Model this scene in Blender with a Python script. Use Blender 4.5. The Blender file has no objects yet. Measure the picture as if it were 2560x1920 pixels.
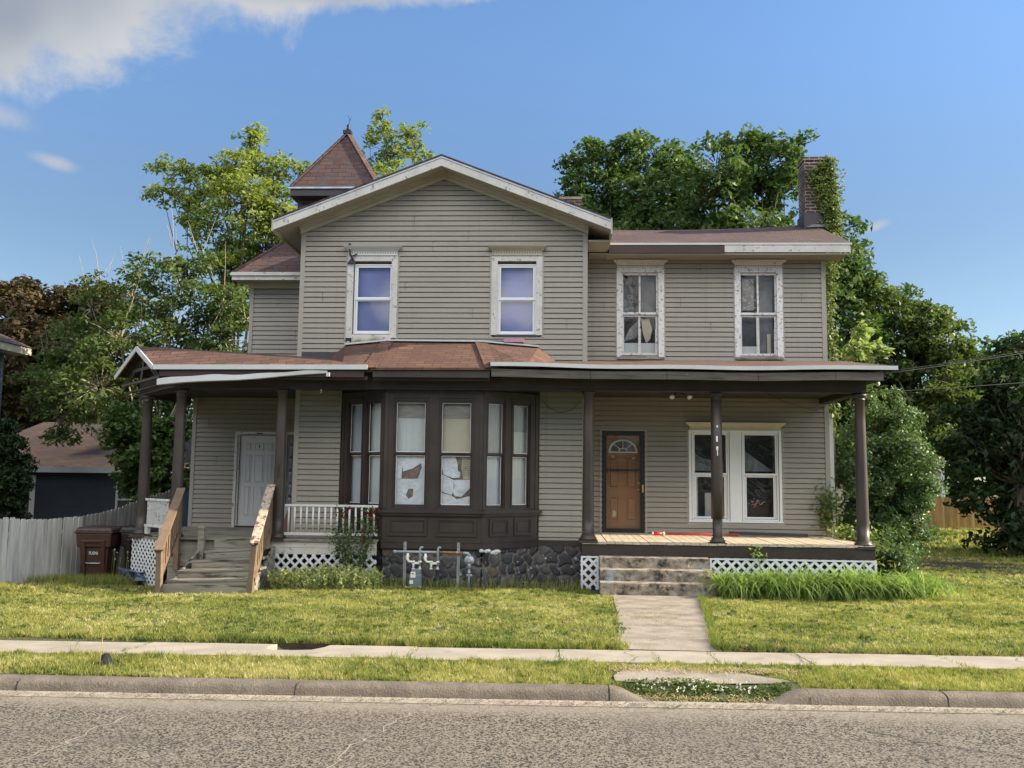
import bpy, math, random
import numpy as np
from mathutils import Vector, Matrix
S = bpy.context.scene
COL = S.collection
random.seed(11)
rng = np.random.default_rng(7)

# ---------------------------------------------------------------- camera, sky, sun, exposure
cam_d = bpy.data.cameras.new('camera'); cam = bpy.data.objects.new('camera', cam_d); COL.objects.link(cam)
S.camera = cam
PITCH, YAW, ROLL = math.atan(225/2200), 0.05, 0.012
fw = Vector((-math.sin(YAW)*math.cos(PITCH), math.cos(YAW)*math.cos(PITCH), math.sin(PITCH)))
r0 = Vector((math.cos(YAW), math.sin(YAW), 0)); u0 = r0.cross(fw)
rr = r0*math.cos(ROLL)+u0*math.sin(ROLL); uu = -r0*math.sin(ROLL)+u0*math.cos(ROLL)
mm = Matrix((rr, uu, -fw)).transposed().to_4x4(); mm.translation = (0, 0, 1.75)
cam.matrix_world = mm
cam_d.sensor_width = 36; cam_d.lens = 2200/2560*36
cam_d.clip_start = .05; cam_d.clip_end = 3000

SUN_EL, SUN_AZ = math.radians(28), math.radians(3)     # azimuth: angle behind the facade plane, sun on the right
sdir = Vector((math.cos(SUN_AZ)*math.cos(SUN_EL), math.sin(SUN_AZ)*math.cos(SUN_EL), math.sin(SUN_EL)))
sl = bpy.data.lights.new('sun', 'SUN'); so = bpy.data.objects.new('sun', sl); COL.objects.link(so)
sl.energy = 4.6; sl.angle = math.radians(.55); sl.color = (1, .87, .66)
so.rotation_euler = sdir.to_track_quat('Z', 'Y').to_euler(); so.location = (20, 0, 20)

S.view_settings.view_transform = 'Standard'; S.view_settings.look = 'None'
S.view_settings.exposure = 1.35; S.view_settings.gamma = 1

W_ = bpy.data.worlds.new('World'); S.world = W_; W_.use_nodes = True
nt = W_.node_tree; nt.nodes.clear()
def N(t, typ, **k):
    n = t.nodes.new(typ)
    for a, b in k.items(): setattr(n, a, b)
    return n
def math_(t, op, a, b=None, c=None):
    n = N(t, 'ShaderNodeMath', operation=op)
    for i, v in enumerate((a, b, c)):
        if v is None: continue
        if isinstance(v, (int, float)): n.inputs[i].default_value = v
        else: t.links.new(v, n.inputs[i])
    return n.outputs[0]
def mixc(t, fac, a, b, blend='MIX'):
    n = N(t, 'ShaderNodeMix', data_type='RGBA', blend_type=blend)
    for i, v in ((0, fac), (6, a), (7, b)):
        if isinstance(v, (int, float)): n.inputs[i].default_value = v
        elif isinstance(v, tuple): n.inputs[i].default_value = (*v, 1) if len(v) == 3 else v
        else: t.links.new(v, n.inputs[i])
    return n.outputs[2]
def ramp(t, src, lo, hi):
    n = N(t, 'ShaderNodeMapRange', interpolation_type='SMOOTHSTEP'); t.links.new(src, n.inputs[0])
    n.inputs[1].default_value = lo; n.inputs[2].default_value = hi
    return n.outputs[0]
sky = N(nt, 'ShaderNodeTexSky', sky_type='NISHITA'); sky.sun_disc = False
sky.sun_elevation = SUN_EL; sky.sun_rotation = math.radians(90)-SUN_AZ
sky.air_density = 1.0; sky.dust_density = .35; sky.ozone_density = 1.6; sky.altitude = 100
tc = N(nt, 'ShaderNodeTexCoord')
sep = N(nt, 'ShaderNodeSeparateXYZ'); nt.links.new(tc.outputs['Generated'], sep.inputs[0])
zc = math_(nt, 'MAXIMUM', sep.outputs[2], .06)
px = math_(nt, 'DIVIDE', sep.outputs[0], zc); py = math_(nt, 'DIVIDE', sep.outputs[1], zc)
cmb = N(nt, 'ShaderNodeCombineXYZ'); nt.links.new(px, cmb.inputs[0]); nt.links.new(py, cmb.inputs[1])
def cnoise(scale, detail, rough=.55, dist=0):
    n = N(nt, 'ShaderNodeTexNoise'); n.inputs['Scale'].default_value = scale; n.inputs['Detail'].default_value = detail
    n.inputs['Roughness'].default_value = rough; n.inputs['Distortion'].default_value = dist
    nt.links.new(tc.outputs['Generated'], n.inputs['Vector']); return n.outputs[0]
nf = cnoise(8.5, 10, .62, .25); nl = cnoise(3.5, 4, .5)
def ell(cx, cy, ax, ay, ang):
    c, s = math.cos(ang), math.sin(ang)
    dx = math_(nt, 'SUBTRACT', px, cx); dy = math_(nt, 'SUBTRACT', py, cy)
    u = math_(nt, 'ADD', math_(nt, 'MULTIPLY', dx, c/ax), math_(nt, 'MULTIPLY', dy, s/ax))
    v = math_(nt, 'ADD', math_(nt, 'MULTIPLY', dx, -s/ay), math_(nt, 'MULTIPLY', dy, c/ay))
    r = math_(nt, 'SQRT', math_(nt, 'ADD', math_(nt, 'MULTIPLY', u, u), math_(nt, 'MULTIPLY', v, v)))
    return math_(nt, 'SUBTRACT', 1, r)
m1 = ell(-1.34, 1.72, 1.15, .46, -.30); m1b = ell(-.45, 1.64, .66, .19, -.06)
m2 = ell(-1.60, 2.31, .10, .16, 0); m3 = ell(-1.65, 2.72, .07, .10, 0); m4 = ell(1.27, 3.49, .05, .12, 0); m5 = ell(.3, -1.35, 3.0, 1.05, .1); m6 = ell(.25, -5.3, 1.15, 1.3, .2)
big = math_(nt, 'MAXIMUM', m1, m1b)
dn = math_(nt, 'MULTIPLY', math_(nt, 'SUBTRACT', nf, .5), 1.7)
cm = ramp(nt, math_(nt, 'ADD', big, dn), -.05, .38)
sm = math_(nt, 'MAXIMUM', math_(nt, 'MAXIMUM', m2, m3), m4)
cs = math_(nt, 'MULTIPLY', ramp(nt, math_(nt, 'ADD', math_(nt, 'MULTIPLY', sm, .8), dn), -.1, .8), .75)
cb = ramp(nt, math_(nt, 'ADD', math_(nt, 'MAXIMUM', m5, m6), dn), -.1, .4)  # clouds behind the camera; the broad one is added to light the facade
core = ramp(nt, math_(nt, 'ADD', big, math_(nt, 'MULTIPLY', math_(nt, 'SUBTRACT', nl, .5), 1.6)), .05, .75)
skyc = mixc(nt, 1.0, sky.outputs[0], (.78, .92, 1.05), 'MULTIPLY')
fwd = ramp(nt, sep.outputs[1], -.1, .5)
low = math_(nt, 'MULTIPLY', fwd, ramp(nt, sep.outputs[2], .50, .22))
skyc = mixc(nt, low, skyc, mixc(nt, 1.0, skyc, (.74, .66, .60), 'MULTIPLY'))
ccol = mixc(nt, core, (2.7, 2.8, 2.95), (1.5, 1.70, 2.05))
c1 = mixc(nt, cm, skyc, ccol)
c2 = mixc(nt, cs, c1, (2.5, 2.55, 2.85))
c3 = mixc(nt, cb, c2, (14.5, 14.3, 14.2))
bg = N(nt, 'ShaderNodeBackground'); nt.links.new(c3, bg.inputs[0]); bg.inputs[1].default_value = 0.09
wo = N(nt, 'ShaderNodeOutputWorld'); nt.links.new(bg.outputs[0], wo.inputs[0])

# ---------------------------------------------------------------- materials
M = {}
def newmat(name):
    m = bpy.data.materials.new(name); m.use_nodes = True; t = m.node_tree; t.nodes.clear()
    b = N(t, 'ShaderNodeBsdfPrincipled'); o = N(t, 'ShaderNodeOutputMaterial'); t.links.new(b.outputs[0], o.inputs[0])
    M[name] = m; return m, t, b
def tnoise(t, vec, scale, detail=3, rough=.55):
    n = N(t, 'ShaderNodeTexNoise'); n.inputs['Scale'].default_value = scale; n.inputs['Detail'].default_value = detail
    n.inputs['Roughness'].default_value = rough; t.links.new(vec, n.inputs['Vector']); return n.outputs[0]
def scaled(t, vec, s):
    n = N(t, 'ShaderNodeMapping'); n.inputs['Scale'].default_value = s; t.links.new(vec, n.inputs[0]); return n.outputs[0]
def bump(t, b, h, strength, dist=.01):
    n = N(t, 'ShaderNodeBump'); n.inputs['Strength'].default_value = strength; n.inputs['Distance'].default_value = dist
    t.links.new(h, n.inputs['Height']); t.links.new(n.outputs[0], b.inputs['Normal'])
def mul(c, k): return tuple(min(1, x*k) for x in c)
def pm(name, col, rough=.7, var=.12, vs=3, bs=60, bd=.003, bstr=.3, metal=0, spec=.4, peel=None, stretch=(1, 1, 1), stain=None, streak=0):
    """paint/wood/metal: large scale variation, fine grain, optional peeling (col, scale, threshold, softness) and stains"""
    m, t, b = newmat(name); v = N(t, 'ShaderNodeTexCoord').outputs['Object']
    sv = scaled(t, v, stretch)
    n1 = tnoise(t, sv, vs, 4); n2 = tnoise(t, sv, bs, 3)
    c = mixc(t, ramp(t, n1, .3, .7), mul(col, 1-var), mul(col, 1+var))
    c = mixc(t, math_(t, 'MULTIPLY', n2, .25), c, mul(col, 1-var*2))
    if stain:
        sc, scl, th, sf = stain
        c = mixc(t, ramp(t, tnoise(t, sv, scl, 6, .65), th, th+sf), c, sc)
    if streak: c = mixc(t, math_(t, 'MULTIPLY', ramp(t, tnoise(t, scaled(t, v, (9, 9, .35)), 1.3, 5, .7), .48, .75), streak*4), c, mul(col, .72))
    h = n2
    if peel:
        pc, ps, th, sf = peel
        pk = ramp(t, tnoise(t, v, ps, 8, .7), th, th+sf)
        c = mixc(t, pk, c, pc); h = math_(t, 'SUBTRACT', n2, math_(t, 'MULTIPLY', pk, .8))
    t.links.new(c, b.inputs['Base Color']); b.inputs['Roughness'].default_value = rough
    b.inputs['Metallic'].default_value = metal; b.inputs['Specular IOR Level'].default_value = spec
    bump(t, b, h, bstr, bd); return m
pm('siding', (.265, .241, .200), .55, .05, 1.2, 9, .004, .25, stretch=(1, 1, 6), stain=((.215, .195, .16), 2.2, .56, .3), streak=.10)
pm('siding_trim', (.30, .275, .235), .55, .05, 2, 30)
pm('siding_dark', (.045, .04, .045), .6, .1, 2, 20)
pm('brown_paint', (.036, .026, .021), .5, .2, 2.5, 60, peel=((.55, .52, .48), 34, .74, .03))
pm('brown_column', (.048, .036, .029), .45, .22, 3, 70, peel=((.6, .55, .5), 18, .735, .02), stretch=(1, 1, .5))
pm('white_paint', (.50, .50, .485), .5, .05, 3, 60, stain=((.62, .58, .5), 5, .58, .3))
pm('vinyl_white', (.64, .65, .65), .35, .02, 3, 60)
pm('white_peel', (.60, .59, .57), .6, .06, 3, 60, peel=((.22, .18, .14), 20, .565, .03))
pm('white_peel_light', (.50, .48, .44), .6, .10, 3, 60, peel=((.22, .185, .15), 11, .585, .04), stretch=(1, 1, 1))
pm('cream_paint', (.38, .345, .265), .6, .08, 3, 60, peel=((.38, .30, .2), 10, .66, .06))
pm('soffit', (.35, .325, .26), .7, .06, 2, 40, peel=((.33, .26, .18), 16, .68, .05))
pm('brown_fascia', (.045, .022, .016), .4, .1, 2, 30)
pm('black_door', (.010, .010, .012), .35, .1, 2, 30)
pm('tan_door', (.24, .125, .06), .5, .12, 2, 30, stain=((.20, .11, .06), 4, .55, .3))
pm('white_door', (.50, .50, .485), .45, .05, 2, 30, stain=((.5, .48, .43), 6, .6, .3))
pm('old_wood', (.24, .22, .175), .8, .25, 3, 40, .004, .5, stretch=(.35, 3, 3), stain=((.035, .03, .026), 3.4, .50, .14), peel=((.035, .03, .027), 30, .68, .03))
pm('worn_fascia', (.095, .08, .066), .75, .25, 3, 30, .004, .5, stretch=(.5, 3, 6), stain=((.04, .03, .025), 4, .5, .15), peel=((.5, .46, .4), 30, .66, .03))
pm('deck_wood', (.44, .37, .27), .75, .14, 3, 40, .003, .4, stretch=(5, .5, 3), stain=((.19, .15, .10), 5, .58, .2))
pm('rail_wood', (.17, .115, .075), .6, .15, 3, 40, .003, .4, stretch=(3, .6, 3), peel=((.55, .5, .44), 9, .72, .02))
pm('rail_wood_bare', (.42, .34, .26), .7, .25, 5, 40, .004, .5, stretch=(4, .6, 4), peel=((.12, .07, .05), 9, .52, .05))
pm('concrete', (.27, .235, .19), .9, .22, 3.5, 45, .008, .9, stain=((.15, .125, .10), 1.7, .50, .22), peel=((.40, .35, .28), 16, .60, .08))
pm('sidewalk_concrete', (.32, .28, .225), .9, .14, 2.2, 60, .005, .7, stain=((.21, .175, .13), 3.2, .55, .22), peel=((.45, .40, .33), 30, .62, .06))
pm('kerb_concrete', (.165, .138, .108), .9, .22, 5, 70, .012, 1.0, stain=((.13, .105, .08), 11, .50, .16), peel=((.27, .235, .19), 26, .64, .04))
pm('soil', (.05, .037, .024), .95, .3, 6, 60, .02, .7)
pm('galvanised', (.42, .44, .47), .4, .15, 6, 60, metal=.5)
pm('pipe_grey', (.30, .34, .38), .5, .15, 8, 60, stain=((.22, .10, .04), 12, .62, .1))
pm('pipe_rust', (.27, .13, .06), .7, .3, 20, 60, stain=((.5, .42, .3), 14, .55, .1))
pm('meter_grey', (.13, .17, .19), .5, .1, 6, 60)
pm('pale_plastic', (.68, .66, .58), .5, .04, 6, 60)
pm('bin_brown', (.050, .022, .016), .45, .12, 3, 60, .001, .2)
pm('bin_dark', (.026, .016, .014), .45, .12, 3, 60, .001, .2)
pm('bin_green', (.012, .055, .04), .45, .12, 3, 60, .001, .2)
pm('black', (.012, .012, .013), .5, .1, 3, 30)
pm('fence_white', (.52, .50, .46), .75, .25, 10, 50, .004, .5, stretch=(1, 1, .12), stain=((.30, .28, .25), 5, .56, .25))
pm('fence_grey', (.30, .28, .25), .8, .3, 10, 50, .004, .5, stretch=(1, 1, .12))
pm('fence_wood', (.42, .25, .085), .8, .15, 3, 50, .002, .3, stretch=(2, 2, .4))
pm('navy_siding', (.022, .028, .04), .6, .1, 2, 40)
pm('slate_siding', (.085, .10, .12), .6, .1, 2, 40)
pm('tan_shingle', (.34, .30, .23), .8, .15, 4, 40)
pm('bark', (.10, .08, .06), .9, .25, 8, 40, .01, .8, stretch=(3, 3, .6))
pm('pale_bark', (.30, .26, .19), .85, .2, 8, 40, .006, .5, stretch=(3, 3, .6))
pm('red_plastic', (.55, .03, .02), .4, .05, 3, 30)
pm('brass', (.65, .45, .15), .3, .1, 3, 30, metal=.8)
pm('curtain', (.43, .46, .46), .8, .07, 2.2, 12, .01, .3, stretch=(6, 6, .4))
pm('curtain_blue', (.39, .43, .47), .8, .07, 2, 12, .01, .3, stretch=(5, 5, .5))
pm('paper_tan', (.38, .355, .27), .8, .05, 2, 20)
pm('paper_grey', (.24, .23, .21), .7, .15, 5, 20, stretch=(1, 1, 3))
pm('curtain_grey', (.27, .27, .265), .7, .1, 5, 20, stretch=(4, 4, .6))
pm('torn_hole', (.17, .13, .11), .9, .3, 12, 20)
pm('white_film', (.50, .54, .58), .5, .10, 9, 18, .02, .7)
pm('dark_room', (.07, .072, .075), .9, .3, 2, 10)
pm('grey_curtain', (.15, .155, .16), .8, .45, 2.5, 10, stretch=(1.3, 1, .7))
pm('putty', (.72, .70, .66), .8, .1, 6, 60)
pm('purple_insul', (.45, .22, .32), .7, .1, 6, 60)
pm('redwood_boards', (.12, .04, .02), .6, .2, 6, 30)
pm('bag', (.14, .17, .26), .35, .3, 8, 14, .03, .8)
pm('cable', (.015, .015, .015), .5)
pm('petal_red', (.16, .005, .010), .6, .2, 8, 20)
pm('petal_white', (.72, .70, .62), .7, .05, 8, 20)
pm('petal_pink', (.5, .28, .32), .7, .1, 8, 20)

def glass(name, tint=(1, 1, 1), k=.16):
    m = bpy.data.materials.new(name); m.use_nodes = True; t = m.node_tree; t.nodes.clear(); M[name] = m
    tr = N(t, 'ShaderNodeBsdfTransparent'); tr.inputs[0].default_value = (*tint, 1)
    gl = N(t, 'ShaderNodeBsdfGlossy'); gl.inputs['Roughness'].default_value = .015
    fr = N(t, 'ShaderNodeFresnel'); fr.inputs[0].default_value = 1.38
    bf = N(t, 'ShaderNodeNewGeometry').outputs['Backfacing']
    f = math_(t, 'MULTIPLY', math_(t, 'ADD', fr.outputs[0], k), math_(t, 'SUBTRACT', 1, bf))
    mx = N(t, 'ShaderNodeMixShader'); t.links.new(f, mx.inputs[0]); t.links.new(tr.outputs[0], mx.inputs[1]); t.links.new(gl.outputs[0], mx.inputs[2])
    v = N(t, 'ShaderNodeTexCoord').outputs['Object']; n = tnoise(t, v, 2.5, 2)
    bp = N(t, 'ShaderNodeBump'); bp.inputs['Strength'].default_value = .12; bp.inputs['Distance'].default_value = .004
    t.links.new(n, bp.inputs['Height']); t.links.new(bp.outputs[0], gl.inputs['Normal'])
    o = N(t, 'ShaderNodeOutputMaterial'); t.links.new(mx.outputs[0], o.inputs[0])
glass('glass', (.97, .97, .97), .0)
glass('film_glass', (.90, .92, .97), .05)
pm('violet_reflection', (.17, .165, .31), .5, .25, .9, 20)  # reflected sky and coated-glass violet put into the panel behind the upstairs panes

def brickmat(name, c1, c2, mortar, bw, bh, ms, rough=.85, bdist=.006, off=.5, noise=.35, dark=None):
    m, t, b = newmat(name); uv = N(t, 'ShaderNodeUVMap').outputs[0]
    br = N(t, 'ShaderNodeTexBrick'); t.links.new(uv, br.inputs[0]); br.offset = off
    br.inputs['Scale'].default_value = 1; br.inputs['Brick Width'].default_value = bw; br.inputs['Row Height'].default_value = bh
    br.inputs['Mortar Size'].default_value = ms; br.inputs['Mortar Smooth'].default_value = .1; br.inputs['Bias'].default_value = 0
    br.inputs['Color1'].default_value = (*c1, 1); br.inputs['Color2'].default_value = (*c2, 1); br.inputs['Mortar'].default_value = (*mortar, 1)
    v = N(t, 'ShaderNodeTexCoord').outputs['Object']
    n = tnoise(t, v, 55, 5, .7); n0 = tnoise(t, v, 1.3, 4)
    c = mixc(t, math_(t, 'MULTIPLY', n, noise), br.outputs[0], mul(c1, .35))
    c = mixc(t, ramp(t, n0, .35, .75), c, mul(c2, .8))
    if dark: c = mixc(t, ramp(t, tnoise(t, scaled(t, uv, (2.2, 5.5, 1)), 1.4, 1), .54, .60), c, dark)
    t.links.new(c, b.inputs[0]); b.inputs['Roughness'].default_value = rough
    h = math_(t, 'ADD', math_(t, 'MULTIPLY', br.outputs[1], -1), math_(t, 'MULTIPLY', n, .4)); bump(t, b, h, .6, bdist)
brickmat('shingle_red', (.115, .055, .042), (.062, .030, .026), (.015, .008, .007), .31, .135, .010, bdist=.012, dark=(.055, .042, .045))
brickmat('shingle_porch', (.165, .080, .052), (.085, .042, .030), (.02, .010, .008), .31, .135, .009, bdist=.012, noise=.5)
brickmat('shingle_grey', (.10, .062, .048), (.06, .040, .034), (.02, .015, .012), .30, .13, .008)
brickmat('brick', (.095, .035, .028), (.045, .022, .021), (.42, .37, .30), .205, .072, .013, bdist=.01)

def foliage(name, cols, rough=.5, trans=.35, ns=1.0, light=None, darkc=None):
    m = bpy.data.materials.new(name); m.use_nodes = True; t = m.node_tree; t.nodes.clear(); M[name] = m
    g = N(t, 'ShaderNodeNewGeometry'); at = N(t, 'ShaderNodeAttribute', attribute_name='rnd')
    n = tnoise(t, g.outputs['Position'], ns, 3)
    c = mixc(t, ramp(t, n, .35, .65), cols[0], cols[1])
    c = mixc(t, math_(t, 'MULTIPLY', at.outputs['Fac'], .8), c, cols[2])
    if light: c = mixc(t, math_(t, 'GREATER_THAN', at.outputs['Fac'], light[1]), c, light[0])
    if darkc: c = mixc(t, math_(t, 'LESS_THAN', at.outputs['Fac'], darkc[1]), c, darkc[0])
    b = N(t, 'ShaderNodeBsdfPrincipled'); t.links.new(c, b.inputs[0]); b.inputs['Roughness'].default_value = rough
    b.inputs['Specular IOR Level'].default_value = .18 if rough > .3 else .4; b.inputs['Roughness'].default_value = max(.48, rough+.1)
    tl = N(t, 'ShaderNodeBsdfTranslucent')
    c2 = mixc(t, 1.0, c, (1.45, 1.6, .75), 'MULTIPLY'); t.links.new(c2, tl.inputs[0])
    mx = N(t, 'ShaderNodeMixShader'); mx.inputs[0].default_value = trans
    t.links.new(b.outputs[0], mx.inputs[1]); t.links.new(tl.outputs[0], mx.inputs[2])
    o = N(t, 'ShaderNodeOutputMaterial'); t.links.new(mx.outputs[0], o.inputs[0])
foliage('leaf_green', [(.038, .070, .020), (.064, .10, .028), (.14, .175, .06)], .36)
foliage('leaf_bright', [(.145, .185, .040), (.18, .215, .050), (.25, .28, .09)], .5, .4)
foliage('leaf_maple', [(.038, .078, .022), (.056, .105, .028), (.12, .165, .055)], .38, .32)
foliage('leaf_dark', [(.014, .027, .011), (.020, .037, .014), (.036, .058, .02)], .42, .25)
foliage('leaf_purple', [(.055, .038, .026), (.075, .052, .028), (.09, .07, .03)], .5, .25)
foliage('leaf_bush', [(.05, .10, .032), (.075, .135, .042), (.15, .21, .09)], .25, .25)
foliage('leaf_light', [(.20, .26, .09), (.24, .30, .12), (.28, .34, .16)], .5, .35)
foliage('leaf_ivy', [(.07, .13, .025), (.10, .17, .03), (.20, .19, .06)], .4, .3)
foliage('leaf_lily', [(.10, .19, .035), (.15, .24, .05), (.32, .38, .14)], .35, .4)
foliage('leaf_weed', [(.24, .29, .09), (.30, .34, .13), (.38, .38, .18)], .6, .35)
foliage('grass_blade', [(.13, .185, .036), (.26, .265, .068), (.34, .31, .11)], .6, .35, .9, light=((.52, .45, .25), .85), darkc=((.06, .095, .02), .20))
foliage('clover', [(.06, .095, .02), (.09, .125, .03), (.13, .16, .045)], .5, .3)
foliage('dry_grass', [(.42, .34, .17), (.38, .29, .14), (.48, .40, .24)], .8, .2)

def asphalt():
    m, t, b = newmat('asphalt'); g = N(t, 'ShaderNodeNewGeometry').outputs['Position']
    v = N(t, 'ShaderNodeTexVoronoi'); v.inputs['Scale'].default_value = 88; t.links.new(g, v.inputs['Vector'])
    n = tnoise(t, g, 160, 2, .8); n2 = tnoise(t, g, .9, 4); n3 = tnoise(t, g, 38, 3, .7)
    s = N(t, 'ShaderNodeSeparateColor'); t.links.new(v.outputs['Color'], s.inputs[0])
    k = ramp(t, math_(t, 'ADD', math_(t, 'MULTIPLY', s.outputs[0], .75), math_(t, 'MULTIPLY', n3, .25)), .30, .62)
    c = mixc(t, k, (.014, .012, .009), (.215, .185, .145))
    sx = N(t, 'ShaderNodeSeparateXYZ'); t.links.new(g, sx.inputs[0])
    yr = math_(t, 'SUBTRACT', sx.outputs[1], math_(t, 'MULTIPLY', sx.outputs[0], .027))
    sand = ramp(t, math_(t, 'ADD', yr, math_(t, 'MULTIPLY', math_(t, 'SUBTRACT', n2, .5), .7)), 6.45, 6.97)
    c = mixc(t, math_(t, 'MULTIPLY', sand, math_(t, 'ADD', .35, math_(t, 'MULTIPLY', n3, .6))), c, (.34, .29, .225))
    c = mixc(t, math_(t, 'MULTIPLY', ramp(t, n2, .4, .7), .35), c, (.11, .092, .078)); n4 = tnoise(t, scaled(t, g, (.25, 1.6, 1)), 1.0, 5, .65)
    c = mixc(t, math_(t, 'MULTIPLY', ramp(t, n4, .55, .75), .45), c, (.045, .038, .033)); n5 = tnoise(t, g, 2.6, 6, .7); c = mixc(t, math_(t, 'MULTIPLY', ramp(t, n5, .60, .72), .5), c, (.32, .27, .21))
    t.links.new(c, b.inputs[0]); b.inputs['Roughness'].default_value = .9
    bump(t, b, math_(t, 'ADD', k, n), .8, .006)
asphalt()
def groundmat():
    m, t, b = newmat('turf'); g = N(t, 'ShaderNodeNewGeometry').outputs['Position']
    n = tnoise(t, g, 1.1, 4); n2 = tnoise(t, g, 45, 4, .7); n3 = tnoise(t, g, 8, 3)
    c = mixc(t, ramp(t, n, .35, .65), (.055, .075, .018), (.10, .11, .032))
    c = mixc(t, ramp(t, n2, .35, .7), c, (.03, .035, .012)); c = mixc(t, ramp(t, n3, .62, .75), c, (.17, .15, .07))
    t.links.new(c, b.inputs[0]); b.inputs['Roughness'].default_value = .9
    bump(t, b, n2, .8, .03)
groundmat()
def stonemat():
    m, t, b = newmat('field_stone'); g = N(t, 'ShaderNodeNewGeometry').outputs['Position']
    at = N(t, 'ShaderNodeAttribute', attribute_name='rnd').outputs['Fac']
    n = tnoise(t, g, 26, 5, .7); n2 = tnoise(t, g, 7, 4)
    c = mixc(t, ramp(t, at, .0, 1.0), (.030, .031, .040), (.115, .105, .105)); c = mixc(t, math_(t, 'GREATER_THAN', at, .86), c, (.13, .095, .065))
    c = mixc(t, math_(t, 'MULTIPLY', n, .6), c, (.025, .025, .027))
    c = mixc(t, ramp(t, n2, .61, .68), c, (.36, .37, .37))
    c = mixc(t, math_(t, 'LESS_THAN', at, 0), c, (.15, .135, .11))
    t.links.new(c, b.inputs[0]); b.inputs['Roughness'].default_value = .7
    bump(t, b, n, .8, .015)
stonemat()
def stepmat():
    m, t, b = newmat('step_stone'); g = N(t, 'ShaderNodeNewGeometry'); P_ = g.outputs['Position']
    n = tnoise(t, P_, 9, 7, .7); n2 = tnoise(t, P_, 3, 3); n3 = tnoise(t, P_, 40, 3)
    c = mixc(t, ramp(t, n, .38, .62), (.020, .017, .014), (.27, .22, .165))
    c = mixc(t, ramp(t, n2, .58, .68), c, (.25, .30, .32))
    sx = N(t, 'ShaderNodeSeparateXYZ'); t.links.new(g.outputs['Normal'], sx.inputs[0])
    c = mixc(t, ramp(t, tnoise(t, P_, 5, 4), .35, .75), c, (.34, .29, .225))
    t.links.new(c, b.inputs[0]); b.inputs['Roughness'].default_value = .9
    bump(t, b, math_(t, 'ADD', n, math_(t, 'MULTIPLY', n3, .3)), 1, .03)
stepmat()

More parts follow.
